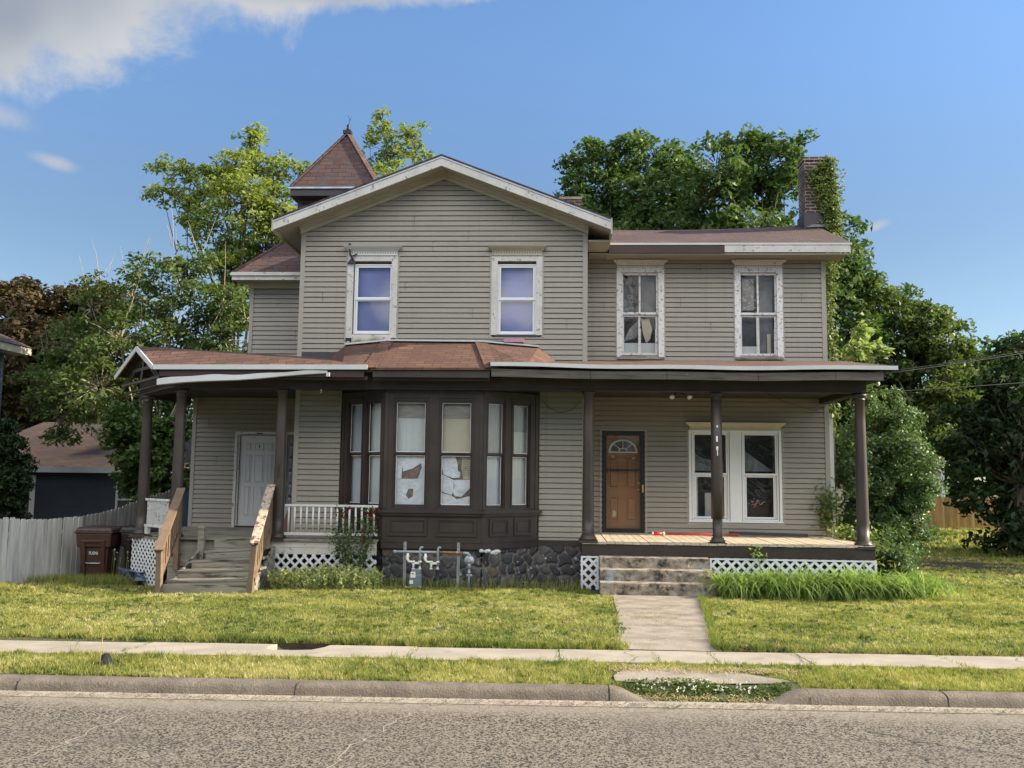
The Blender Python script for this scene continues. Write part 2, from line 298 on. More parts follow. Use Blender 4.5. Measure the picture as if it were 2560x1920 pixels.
# ---------------------------------------------------------------- mesh helpers
def origin(o):
    p = Vector((0, 0, 0))
    while o is not None: p += o.location; o = o.parent
    return p
class Frame:
    """local axes of a wall: u along it, n out of it, z up"""
    def __init__(s, p, u): s.p = Vector((p[0], p[1], 0)); s.u = Vector((u[0], u[1], 0)).normalized(); s.n = Vector((s.u.y, -s.u.x, 0))
    def __call__(s, u, n, z): return s.p+s.u*u+s.n*n+Vector((0, 0, z))
class MB:
    def __init__(s): s.v = []; s.f = []; s.mi = []; s.k = 0; s.sm = []
    def face(s, pts, smooth=False):
        i = len(s.v); s.v += [tuple(p) for p in pts]; s.f.append(tuple(range(i, i+len(pts)))); s.mi.append(s.k); s.sm.append(smooth)
    def mesh(s, vs, fs, smooth=False):
        i = len(s.v); s.v += [tuple(p) for p in vs]
        for f in fs: s.f.append(tuple(i+a for a in f)); s.mi.append(s.k); s.sm.append(smooth)
    def hexa(s, c):       # c: 8 corners, bottom 4 ccw then top 4
        s.mesh(c, [(3, 2, 1, 0), (4, 5, 6, 7), (0, 1, 5, 4), (1, 2, 6, 5), (2, 3, 7, 6), (3, 0, 4, 7)])
    def box(s, x0, x1, y0, y1, z0, z1):
        s.hexa([(x0, y0, z0), (x1, y0, z0), (x1, y1, z0), (x0, y1, z0), (x0, y0, z1), (x1, y0, z1), (x1, y1, z1), (x0, y1, z1)]); return s
    def fbox(s, F, u0, u1, n0, n1, z0, z1):
        s.hexa([F(u0, n1, z0), F(u1, n1, z0), F(u1, n0, z0), F(u0, n0, z0), F(u0, n1, z1), F(u1, n1, z1), F(u1, n0, z1), F(u0, n0, z1)]); return s
    def prism(s, poly, d):   # poly: 3D points of one face, d: extrusion vector
        d = Vector(d); a = [Vector(p) for p in poly]; b = [p+d for p in a]; n = len(a); i = len(s.v)
        s.v += [tuple(p) for p in a+b]
        fs = [tuple(range(n-1, -1, -1)), tuple(range(n, 2*n))]+[(k, (k+1) % n, n+(k+1) % n, n+k) for k in range(n)]
        for f in fs: s.f.append(tuple(i+q for q in f)); s.mi.append(s.k); s.sm.append(False)
        return s
    def bar(s, p, q, w, h, up=(0, 0, 1)):
        p = Vector(p); q = Vector(q); d = (q-p).normalized(); up = Vector(up)
        sx = d.cross(up)
        if sx.length < 1e-4: sx = d.cross(Vector((1, 0, 0)))
        sx.normalize(); sz = sx.cross(d); a = sx*(w/2); b = sz*(h/2)
        s.hexa([p-a-b, p+a-b, q+a-b, q-a-b, p-a+b, p+a+b, q+a+b, q-a+b]); return s
    def tube(s, pts, rad, seg=8, cap=True):
        pts = [Vector(p) for p in pts]; n = len(pts)
        if isinstance(rad, (int, float)): rad = [rad]*n
        i0 = len(s.v); pr = None
        for k in range(n):
            d = (pts[min(k+1, n-1)]-pts[max(k-1, 0)]).normalized()
            if pr is None: pr = d.orthogonal().normalized()
            pr = (pr-d*pr.dot(d)); pr = pr.normalized() if pr.length > 1e-6 else d.orthogonal().normalized()
            q = d.cross(pr)
            for j in range(seg):
                a = 2*math.pi*j/seg; s.v.append(tuple(pts[k]+(pr*math.cos(a)+q*math.sin(a))*rad[k]))
        for k in range(n-1):
            for j in range(seg):
                s.f.append((i0+k*seg+j, i0+k*seg+(j+1) % seg, i0+(k+1)*seg+(j+1) % seg, i0+(k+1)*seg+j)); s.mi.append(s.k); s.sm.append(True)
        if cap:
            s.f.append(tuple(i0+j for j in range(seg-1, -1, -1))); s.f.append(tuple(i0+(n-1)*seg+j for j in range(seg))); s.mi += [s.k]*2; s.sm += [False]*2
        return s
    def lathe(s, c, prof, seg=20, axis='z'):
        i0 = len(s.v); c = Vector(c)
        for (r, h) in prof:
            for j in range(seg):
                a = 2*math.pi*j/seg
                o = Vector((r*math.cos(a), r*math.sin(a), h)) if axis == 'z' else Vector((r*math.cos(a), h, r*math.sin(a)))
                s.v.append(tuple(c+o))
        n = len(prof)
        for k in range(n-1):
            for j in range(seg):
                s.f.append((i0+k*seg+j, i0+k*seg+(j+1) % seg, i0+(k+1)*seg+(j+1) % seg, i0+(k+1)*seg+j)); s.mi.append(s.k); s.sm.append(True)
        s.f.append(tuple(i0+j for j in range(seg-1, -1, -1))); s.f.append(tuple(i0+(n-1)*seg+j for j in range(seg))); s.mi += [s.k]*2; s.sm += [False]*2
        return s
    def build(s, name, mats, parent=None, bevel=0, loc=None, label=None):
        me = bpy.data.meshes.new(name); o = bpy.data.objects.new(name, me); COL.objects.link(o)
        if parent is not None: o.parent = parent; og = origin(parent)
        else: og = Vector(loc) if loc is not None else Vector((0, 0, 0)); o.location = og
        vs = [(a-og.x, b-og.y, c-og.z) for a, b, c in s.v]
        me.from_pydata(vs, [], s.f)
        if isinstance(mats, str): mats = [mats]
        for x in mats: me.materials.append(M[x])
        me.polygons.foreach_set('material_index', s.mi); me.polygons.foreach_set('use_smooth', s.sm)
        uvl = me.uv_layers.new(name='UVMap'); uv = np.zeros((len(me.loops), 2), dtype=np.float32)
        Z = Vector((0, 0, 1))
        for p in me.polygons:
            n = p.normal
            tq = Z.cross(n); tq = tq.normalized() if tq.length > .05 else Vector((1, 0, 0)); bq = n.cross(tq)
            for li in p.loop_indices:
                w = me.vertices[me.loops[li].vertex_index].co+og; uv[li] = (w.dot(tq), w.dot(bq))
        uvl.data.foreach_set('uv', uv.ravel()); me.update()
        if bevel:
            md = o.modifiers.new('bevel', 'BEVEL'); md.width = bevel; md.segments = 2; md.limit_method = 'ANGLE'; md.angle_limit = .6
        if label: o['label'] = label
        return o
def thing(name, label, cat, loc=(0, 0, 0), group=None):
    o = bpy.data.objects.new(name, None); COL.objects.link(o); o.location = loc; o.empty_display_size = .2
    o['label'] = label; o['category'] = cat
    if group: o['group'] = group
    return o
def tag(o, label, cat, group=None, kind=None):
    if label: o['label'] = label
    if cat: o['category'] = cat
    if group: o['group'] = group
    if kind: o['kind'] = kind
    return o
def fastmesh(name, V, F, mat, parent=None, loc=None, rnd=None, nper=4):
    """big mesh from numpy: V (n,3), F (m,nper)"""
    me = bpy.data.meshes.new(name); o = bpy.data.objects.new(name, me); COL.objects.link(o)
    if parent is not None: o.parent = parent; og = origin(parent)
    else: og = Vector(loc) if loc is not None else Vector((0, 0, 0)); o.location = og
    V = V-np.array(og)
    me.vertices.add(len(V)); me.vertices.foreach_set('co', V.astype(np.float32).ravel())
    m = len(F); me.loops.add(m*nper); me.loops.foreach_set('vertex_index', F.astype(np.int32).ravel())
    me.polygons.add(m); me.polygons.foreach_set('loop_start', np.arange(0, m*nper, nper, dtype=np.int32))
    me.polygons.foreach_set('loop_total', np.full(m, nper, dtype=np.int32))
    me.materials.append(M[mat])
    if rnd is not None:
        a = me.attributes.new('rnd', 'FLOAT', 'FACE'); a.data.foreach_set('value', rnd.astype(np.float32))
    me.update(calc_edges=True); me.validate()
    return o

pm('seam_grey', (.13, .12, .10), .7, .1, 2, 20)

# ================================================================ ground and street
def yr_(x, y): return y-.027*x
GP = [(-60, -.06), (6.95, -.06), (7.02, -.03), (7.26, .075), (8.17, .062), (8.5, .022), (8.90, .005), (9.05, .04), (9.4, .04), (12, -.085), (14, -.17), (15.2, -.195), (16.2, -.32), (20, -.40), (400, -.5)]
def g_(x, y):
    yr = yr_(x, y)
    z = np.interp(yr, [a for a, b in GP], [b for a, b in GP])
    fade = np.clip((yr-9)/3, 0, 1)
    z = z - .06*np.clip((-x-3)/4, 0, 1)*fade + .07*np.clip((x-4.5)/3, 0, 1)*fade
    z = z + .012*np.sin(x*1.7+1)*np.sin(y*1.3)*fade
    hole = np.exp(-(((x+2.5)/.24)**4+((yr-8.76)/.16)**4)); z = z-.22*hole
    # terrace-like bite of the sunken front path
    return z
def gz(x, y): return float(g_(np.float64(x), np.float64(y)))
xs = np.unique(np.round(np.concatenate([np.linspace(-400, -30, 14), np.arange(-30, -14, 2), np.arange(-14, -4, .35), np.arange(-4, 3, .1), np.arange(3, 16, .35), np.arange(16, 40, 3), np.linspace(40, 400, 12)]), 3))
ys = np.unique(np.round(np.concatenate([np.linspace(-60, 4, 8), np.arange(4, 6.6, .5), np.arange(6.6, 9.6, .07), np.arange(9.6, 17, .3), np.arange(17, 40, 1.5), np.linspace(40, 400, 12)]), 3))
XX, YY = np.meshgrid(xs, ys); ZZ = g_(XX, YY)
V = np.stack([XX.ravel(), YY.ravel(), ZZ.ravel()], 1); nx = len(xs); ny = len(ys)
ii, jj = np.meshgrid(np.arange(nx-1), np.arange(ny-1)); a = (jj*nx+ii).ravel()
gr = fastmesh('ground', V, np.stack([a, a+1, a+1+nx, a+nx], 1), 'turf'); gr['kind'] = 'structure'

def R_(x, yr, z): return (x, yr+.027*x, z)
mb = MB(); mb.face([R_(-300, -40, 0), R_(300, -40, 0), R_(300, 6.91, 0), R_(-300, 6.91, 0)])
tag(mb.build('road', 'asphalt'), None, None, kind='structure')
# thin jagged cracks in the asphalt
def crack(pts, w, mat, name='road_crack', z=.004, rough=.03):
    mb = MB(); P = []
    for (x0, y0), (x1, y1) in zip(pts[:-1], pts[1:]):
        n = max(2, int(math.dist((x0, y0), (x1, y1))/.06))
        for k in range(n):
            t = k/n; P.append((x0+(x1-x0)*t+random.uniform(-rough, rough), y0+(y1-y0)*t+random.uniform(-rough, rough)))
    for (x0, y0), (x1, y1) in zip(P[:-1], P[1:]):
        d = Vector((x1-x0, y1-y0, 0)); 
        if d.length < 1e-4: continue
        s = Vector((-d.y, d.x, 0)).normalized()*w*random.uniform(.4, 1.2)/2
        mb.face([(x0-s.x, y0-s.y, z), (x1-s.x, y1-s.y, z), (x1+s.x, y1+s.y, z), (x0+s.x, y0+s.y, z)])
    return tag(mb.build(name, mat), None, None, kind='structure')
pm('crack_pale', (.33, .29, .23), .95, .1, 5, 60); pm('crack_dark', (.035, .03, .025), .95, .1, 5, 60)
crack([(-1.05, 6.6), (-1.18, 6.1), (-1.3, 5.75), (-1.34, 5.3), (-1.5, 4.8)], .012, 'crack_pale')
crack([(-3.0, 6.35), (-3.1, 6.0), (-3.12, 5.6), (-3.3, 5.2)], .011, 'crack_pale')
crack([(2.2, 6.45), (2.38, 6.25), (2.9, 5.95), (3.3, 5.6)], .010, 'crack_dark')
crack([(1.95, 6.45), (2.15, 6.2), (2.4, 5.7), (2.55, 5.3)], .008, 'crack_dark')

# gutter pan and kerb
mb = MB(); mb.k = 0
mb.face([R_(-40, 6.90, .006), R_(40, 6.90, .006), R_(40, 7.06, .012), R_(-40, 7.06, .012)])
mb.face([R_(-40, 6.90, -.02), R_(40, 6.90, -.02), R_(40, 6.90, .006), R_(-40, 6.90, .006)])
tag(mb.build('gutter', 'sidewalk_concrete'), None, None, kind='structure')
prof = [(7.035, .008), (7.042, .035), (7.050, .062), (7.062, .080), (7.09, .092), (7.15, .096), (7.205, .095), (7.225, .088), (7.23, -.03)]
mb = MB()
def kerbseg(x0, x1, h0=1, h1=1, n=None):
    n = n or max(10, min(60, int((x1-x0)/.06)))
    vs = []; L = len(prof)
    for k in range(n+1):
        t = k/n; x = x0+(x1-x0)*t; h = h0+(h1-h0)*(t if h0 == h1 else (3*t*t-2*t**3))
        for (y, z) in prof:
            vs.append(R_(x, y+random.uniform(-.003, .003), .006+(z-.006)*h+random.uniform(-.003, .003)))
    fs = [(k*L+j, (k+1)*L+j, (k+1)*L+j+1, k*L+j+1) for k in range(n) for j in range(L-1)]
    mb.mesh(vs, fs, True); mb.mesh(vs[:L], [tuple(range(L-1, -1, -1))]); mb.mesh(vs[n*L:], [tuple(range(L))])
kx = [-40, -20, -12, -8.4, -6.3, -4.22, -2.02, .43]
for a_, b_ in zip(kx[:-1], kx[1:]): kerbseg(a_+.006, b_-.006)
kerbseg(.436, .78, 1, .08)
kerbseg(1.62, 1.98, .08, 1); kerbseg(1.98, 3.02); kerbseg(3.034, 5.2); kerbseg(5.212, 9); kerbseg(9.01, 20); kerbseg(20.01, 40)
tag(mb.build('kerb', 'kerb_concrete'), None, None, kind='structure')
mb = MB()
for x in (-4.22, -2.02, .43, 3.027): mb.prism([R_(x-.005, 7.03, .0), R_(x+.005, 7.03, .0), R_(x+.005, 7.06, .08), R_(x-.005, 7.06, .08)], (0, .02, 0))
tag(mb.build('kerb_joint', 'black'), None, None, kind='structure')

# sidewalk slabs with a washed out hole at the lawn edge
mb = MB(); jx = [-16, -13.2, -11.6, -10, -8.5, -7, -5.55, -4.0]
def slab(x0, x1, notch=None, y0=8.17, y1=8.93):
    dz = random.uniform(-.004, .004)
    def zf(y): return .074+(y-8.17)/(8.93-8.17)*(.034-.074)+dz
    top = [(x0+.004, y0), (x1-.004, y0)]+([(x1-.004, y1)]+notch+[(x0+.004, y1)] if notch else [(x1-.004, y1), (x0+.004, y1)])
    P = [Vector(R_(x, y, zf(y))) for x, y in top]; Q = [p-Vector((0, 0, .09)) for p in P]; n = len(P)
    mb.mesh(P+Q, [tuple(range(n))]+[(k, n+k, n+(k+1) % n, (k+1) % n) for k in range(n)])
for a_, b_ in zip(jx[:-1], jx[1:]): slab(a_, b_)
slab(-4.0, -1.35, [(-2.22, 8.93), (-2.24, 8.78), (-2.32, 8.60), (-2.5, 8.55), (-2.68, 8.56), (-2.77, 8.64), (-2.79, 8.80), (-2.75, 8.93)])
for a_, b_ in zip([-1.35, .05, 1.5, 2.35, 3.7, 5.1, 6.6, 8, 9.5, 11, 13], [.05, 1.5, 2.35, 3.7, 5.1, 6.6, 8, 9.5, 11, 13, 15]): slab(a_, b_)
slab(15, 60); slab(-60, -16)
tag(mb.build('sidewalk', 'sidewalk_concrete'), None, None, kind='structure')
crack([(2.32, 8.24), (2.28, 8.45), (2.33, 8.7), (2.22, 8.98)], .012, 'crack_dark', 'sidewalk_crack', z=.118, rough=.02).data.transform(Matrix.Translation((0, 0, 0)))
for o in [o for o in COL.objects if o.name.startswith('sidewalk_crack')]:
    for v in o.data.vertices: v.co.z = .074+(v.co.y-.06-8.17)/.76*(-.04)+.006

# front path to the concrete steps
def pathL(y): return float(np.interp(y, [8.7, 10, 12, 14.5], [.69, .74, .87, .97]))
def pathR(y): return float(np.interp(y, [8.7, 9.2, 10, 12, 14.5], [1.66, 1.60, 1.72, 2.0, 2.32]))
mb = MB(); yy = np.linspace(8.99, 14.62, 15)
for a_, b_ in zip(yy[:-1], yy[1:]):
    za, zb = gz(1.3, a_)+.012, gz(1.3, b_)+.012
    if a_ < 9.05: za = .036
    mb.face([(pathL(a_)-.03, a_, za), (pathR(a_)+.03, a_, za), (pathR(b_)+.03, b_, zb), (pathL(b_)-.03, b_, zb)])
tag(mb.build('path', 'concrete'), None, None, kind='structure')
# concrete pad in the verge
mb = MB(); pts = [(.50, 7.40), (.62, 7.36), (1.0, 7.34), (1.4, 7.36), (1.8, 7.40), (1.95, 7.50), (1.75, 7.66), (1.55, 7.82), (1.3, 7.84), (1.1, 7.90), (.8, 7.94), (.60, 7.86), (.50, 7.6)]
P = [Vector(R_(x, y, gz(x, y+.027*x)+.012)) for x, y in pts]; mb.face(P)
tag(mb.build('verge_pad', 'concrete'), None, None, kind='structure')
# bare dirt strip along the foundation and worn track across the side yard
mb = MB()
def dirt(poly, dz=.008): mb.face([(x, y, gz(x, y)+dz) for x, y in poly])
for x in np.arange(-4.9, .5, .45): dirt([(x, 15.55), (x+.45, 15.55), (x+.45, 16.0), (x, 16.0)], .012); dirt([(x, 16.0), (x+.45, 16.0), (x+.45, 16.45), (x, 16.45)], .012)
for x in np.arange(6.0, 16, .8): dirt([(x, 21.4), (x+.8, 21.5), (x+.8, 23), (x, 22.8)], .012)
dirt([(5.75, 15.2), (6.1, 15.15), (6.3, 15.4), (6.0, 15.6), (5.7, 15.5)])
tag(mb.build('bare_soil', 'soil'), None, None, kind='structure')

# ---------------------------------------------------------------- grass
def vnoise(x, y, s, seed=0):
    r = np.random.default_rng(seed); g = r.random((64, 64)); x = x*s; y = y*s
    xi = np.floor(x).astype(int); yi = np.floor(y).astype(int); fx = x-xi; fy = y-yi; fx = fx*fx*(3-2*fx); fy = fy*fy*(3-2*fy)
    a = g[xi % 64, yi % 64]; b = g[(xi+1) % 64, yi % 64]; c = g[xi % 64, (yi+1) % 64]; d = g[(xi+1) % 64, (yi+1) % 64]
    return (a*(1-fx)+b*fx)*(1-fy)+(c*(1-fx)+d*fx)*fy
def blades(x, y, h, w, lean, rnd, zoff=0):
    n = len(x); z = g_(x, y)+zoff
    a = rng.uniform(0, 2*math.pi, n); dx = np.cos(a)*w/2; dy = np.sin(a)*w/2
    la = rng.uniform(0, 2*math.pi, n); lx = np.cos(la)*lean*h; ly = np.sin(la)*lean*h
    V = np.empty((n, 3, 3)); V[:, 0] = np.stack([x-dx, y-dy, z], 1); V[:, 1] = np.stack([x+dx, y+dy, z], 1); V[:, 2] = np.stack([x+lx, y+ly, z+h], 1)
    return V.reshape(-1, 3), np.arange(3*n).reshape(-1, 3), rnd
def lawnmask(x, y):
    yr = yr_(x, y); nz = (vnoise(x, y, 9, 1)-.5)*.10
    ok = ((yr > 7.235) & (yr < 8.18+nz*.5)) | (yr > 8.94-nz*.8)
    pad = (x > .48+nz*2) & (x < 1.80+nz*3-(yr-7.7)*.6) & (yr > 7.36+nz*.5) & (yr < 7.88+nz*2.5+.10*(vnoise(x, y, 3, 31)-.5)); ok &= ~pad
    ok &= ~((x > .55) & (x < 1.95) & (yr < 7.36))
    pl = np.interp(y, [8.7, 10, 12, 14.5], [.69, .74, .87, .97]); pr = np.interp(y, [8.7, 9.2, 10, 12, 14.5], [1.66, 1.60, 1.72, 2.0, 2.32])
    ok &= ~((x > pl+nz) & (x < pr+nz) & (yr > 8.7) & (y < 14.75))
    ok &= ~((x > -5.1) & (x < .7) & (y > 15.35+nz*2)); ok &= ~((x > .6) & (x < 5.5) & (y > 14.5)); ok &= ~((x > -8) & (x < -4.9) & (y > 15.2))
    ok &= ~((x > -6.3) & (x < -4.85) & (y > 14.08)); ok &= ~((np.abs(x+2.5) < .30) & (yr > 8.5) & (yr < 8.96))
    ok &= ~((x > 5.7) & (y > 21.5) & (y < 22.8) & (vnoise(x, y, 2, 5) > .35))
    return ok
def grass(n, x0, x1, y0, y1, h0, h1, w0, w1, per=9, spread=.016):
    """blades stand in small tufts that share a colour, a height and a lean"""
    m = n//per; x = rng.uniform(x0, x1, m); y = rng.uniform(y0, y1, m)
    k = (np.abs(x+.05*y) < .66*y+1.2); x, y = x[k], y[k]; m = len(x)
    pat = .6*vnoise(x, y, 1.3, 2)+.4*vnoise(x, y, 4.1, 12); tuf = vnoise(x, y, 7, 3)
    yr = yr_(x, y); edge = np.exp(-np.abs(yr-9.0)/.09)
    thin = (vnoise(x, y, 3.1, 6) < .24) & (rng.random(m) < .55)
    h = rng.uniform(h0, h1, m)*(.6+.8*tuf)*(1+.5*edge)
    r = np.clip(rng.random(m)*.80+.85*(pat-.48)+.08-.25*edge, 0, 1)
    x, y, h, r = [a_[~thin] for a_ in (x, y, h, r)]
    x = np.repeat(x, per)+rng.normal(size=len(x)*per)*spread; y = np.repeat(y, per)+rng.normal(size=len(y)*per)*spread
    h = np.repeat(h, per)*rng.uniform(.6, 1.25, len(x)); r = np.clip(np.repeat(r, per)+rng.normal(size=len(x))*.09, 0, 1)
    k = lawnmask(x, y); x, y, h, r = x[k], y[k], h[k], r[k]
    return blades(x, y, h, rng.uniform(w0, w1, len(x)), .55, r)
parts = [grass(560000, -10, 9, 8.9, 15.7, .018, .040, .006, .011), grass(260000, -8, 7, 7.2, 8.25, .018, .045, .004, .008, spread=.011),
         grass(60000, -10, 9, 8.92, 9.15, .03, .06, .005, .009), grass(150000, 4.5, 16, 14, 26, .03, .06, .012, .020), grass(60000, 7, 24, 25, 40, .05, .12, .03, .05, spread=.05), grass(36000, -13, -8, 14, 18, .04, .10, .01, .016),
         grass(9000, -12, 10, 8.9, 15.6, .05, .085, .006, .011, 14, .02), grass(3500, -8, 8, 7.25, 8.15, .05, .085, .005, .008, 12, .015)]
V = np.concatenate([p[0] for p in parts]); R = np.concatenate([p[2] for p in parts])
gl_ = fastmesh('lawn_grass', V, np.arange(len(V)).reshape(-1, 3), 'grass_blade', rnd=R, nper=3)
tag(gl_, 'short yellow green lawn grass over the front yard, verge and side yard', 'grass', kind='stuff')
# taller ragged grass by fence and foundation, dry thatch at the edges
x = np.concatenate([rng.uniform(-9.3, -7.6, 5000), rng.uniform(-4.9, .5, 1600), rng.uniform(5, 6.6, 900), rng.uniform(9, 13, 1500)])
y = np.concatenate([rng.uniform(15.2, 16.4, 5000), rng.uniform(15.3, 15.7, 1600), rng.uniform(15.6, 17, 900), rng.uniform(24, 27, 1500)])
v_, f_, r_ = blades(x, y, rng.uniform(.08, .26, len(x)), rng.uniform(.007, .014, len(x)), .35, rng.random(len(x))*.7)
tag(fastmesh('tall_grass', v_, f_, 'grass_blade', rnd=r_, nper=3), 'uncut tall grass growing along fence, bins and foundation', 'grass', kind='stuff')
x = np.concatenate([rng.uniform(.45, 2.1, 2600), rng.uniform(.5, 1.9, 1200), rng.uniform(1.7, 9, 4500), rng.uniform(-1, 3, 300)])
y = np.concatenate([rng.normal(7.88, .07, 2600)+.03, rng.normal(7.10, .03, 1200)+.03, rng.normal(8.97, .04, 4500)+.12, rng.normal(9.5, 1, 300)])
z_ = np.zeros(len(x)); v_, f_, r_ = blades(x, y, rng.uniform(.004, .02, len(x)), rng.uniform(.006, .012, len(x)), 2.2, rng.random(len(x)), .016)
v2, f2, r2 = blades(rng.uniform(1.7, 9, 9000), np.zeros(9000), rng.uniform(.02, .045, 9000), rng.uniform(.006, .01, 9000), .9, rng.random(9000))
xb = rng.uniform(1.7, 9, 9000); kb = vnoise(xb, xb*0+3, 2.2, 41)+rng.random(9000)*.5 > .62; xb = xb[kb]; yb = 8.96+.027*xb+np.abs(rng.normal(size=len(xb)))*.10
v2, f2, r2 = blades(xb, yb, rng.uniform(.02, .05, len(xb)), rng.uniform(.006, .01, len(xb)), .9, rng.random(len(xb)))
v_ = np.concatenate([v_, v2]); f_ = np.arange(len(v_)).reshape(-1, 3); r_ = np.concatenate([r_, r2])
tag(fastmesh('dry_thatch', v_, f_, 'dry_grass', rnd=r_, nper=3), 'dry straw coloured clippings scattered around the verge pad and lawn edge', 'clippings', kind='stuff')
# ragged growth leaning over the path's right edge
yy_ = rng.uniform(9.0, 14.2, 2600); xx_ = np.interp(yy_, [8.7, 9.2, 10, 12, 14.5], [1.66, 1.60, 1.72, 2.0, 2.32])+rng.uniform(-.02, .07, 2600)
v_, f_, r_ = blades(xx_, yy_, rng.uniform(.05, .11, 2600), rng.uniform(.006, .01, 2600), .45, rng.random(2600)*.5)
tag(fastmesh('edge_grass', v_, f_, 'grass_blade', rnd=r_, nper=3), 'longer grass overhanging the right edge of the front path', 'grass', kind='stuff')
crack([(.80, 10.6), (1.1, 10.75), (1.5, 10.62), (1.8, 10.7)], .010, 'crack_dark', 'path_crack', rough=.02); crack([(.9, 12.6), (1.4, 12.7), (2.0, 12.62)], .012, 'crack_dark', 'path_crack', rough=.02); crack([(1.0, 9.4), (1.3, 9.7), (1.7, 9.75)], .007, 'crack_dark', 'path_crack', rough=.02)
for o in [o for o in COL.objects if o.name.startswith('path_crack')]:
    for v in o.data.vertices: v.co.z = gz(1.3, v.co.y)+.016
for x_ in (-4.7, .7, 4.4): 
    crack([(x_, 8.24), (x_+.08, 8.5), (x_-.03, 8.75), (x_+.1, 8.98)], .007, 'crack_dark', 'sidewalk_crack', rough=.02)
for o in [o for o in COL.objects if o.name.startswith('sidewalk_crack')]:
    for v in o.data.vertices: v.co.z = .074+(v.co.y-.027*v.co.x-8.17)/.76*(-.04)+.007
x = rng.uniform(.85, 1.7, 900); y = rng.normal(11.6, .6, 900)
v_, f_, r_ = blades(x, y, rng.uniform(.003, .012, 900), rng.uniform(.006, .012, 900), 2.5, rng.random(900), .014)
tag(fastmesh('path_clippings', v_, f_, 'dry_grass', rnd=r_, nper=3), 'dried clippings strewn over the middle of the front path', 'clippings', kind='stuff')

# dark walls of the washed out hole, grit along the gutter, small weeds in the sidewalk joints
mb = MB(); mb.face([R_(-2.80, 8.945, -.2), R_(-2.20, 8.945, -.2), R_(-2.20, 8.95, .045), R_(-2.80, 8.95, .045)]); mb.face([R_(-2.82, 8.50, -.12), R_(-2.18, 8.50, -.12), R_(-2.18, 8.95, -.14), R_(-2.82, 8.95, -.14)])
tag(mb.build('sidewalk_hole', 'soil'), None, None, kind='structure')
n = 5200; x = rng.uniform(-7, 6, n); y = 6.93+.027*x+rng.normal(size=n)*.05*(1+3*(rng.random(n) < .25)); s_ = rng.uniform(.003, .010, n); a = rng.uniform(0, 6.3, n)
V = np.empty((n, 4, 3))
for k in range(4): V[:, k, 0] = x+np.cos(a+k*1.57)*s_; V[:, k, 1] = y+np.sin(a+k*1.57)*s_; V[:, k, 2] = .016+rng.random(n)*.004
pm('grit', (.11, .085, .06), .95, .4, 9, 60)
tag(fastmesh('gutter_grit', V.reshape(-1, 3), np.arange(4*n).reshape(-1, 4), 'grit'), 'dark grit and crumbs scattered along the gutter edge', 'grit', kind='stuff')
xs_ = np.concatenate([rng.normal(c, .02, 60) for c in (-1.35, .05, .95, 1.5, 2.35, 3.7, -4.0, -5.55)]); ys_ = np.concatenate([rng.uniform(8.2, 8.9, 60)**1.0+.027*c for c in (-1.35, .05, .95, 1.5, 2.35, 3.7, -4.0, -5.55)])
v_, f_, r_ = blades(xs_, ys_, rng.uniform(.015, .05, len(xs_)), rng.uniform(.005, .009, len(xs_)), .6, rng.random(len(xs_))*.6, .02)
tag(fastmesh('joint_weeds', v_, f_, 'grass_blade', rnd=r_, nper=3), 'tiny weeds sprouting from the sidewalk joints', 'weeds', kind='stuff')

# broad-leaved weed rosettes in the lawn
C_ = []
for k in range(150):
    x0_, y0_ = rng.uniform(-9, 8), rng.uniform(9.2, 15)
    if not lawnmask(np.array([x0_]), np.array([y0_]))[0]: continue
    rr_ = rng.uniform(.04, .10); m_ = 26; a = rng.uniform(0, 6.28, m_); q = rng.uniform(.2, 1, m_)*rr_; xx_, yy_ = x0_+np.cos(a)*q, y0_+np.sin(a)*q; C_.append(np.stack([xx_, yy_, g_(xx_, yy_)+.02+.02*rng.random(m_)], 1))
WEEDS = np.concatenate(C_)

# ================================================================ the house
H = thing('house', 'old two-storey house with grey-beige clapboard, brown trim, bay window and two columned porches', 'house', (-1, 17.5, -.3))
FG, FW, FT = Frame((0, 16.5), (1, 0)), Frame((0, 17.65), (1, 0)), Frame((0, 18.45), (1, 0))

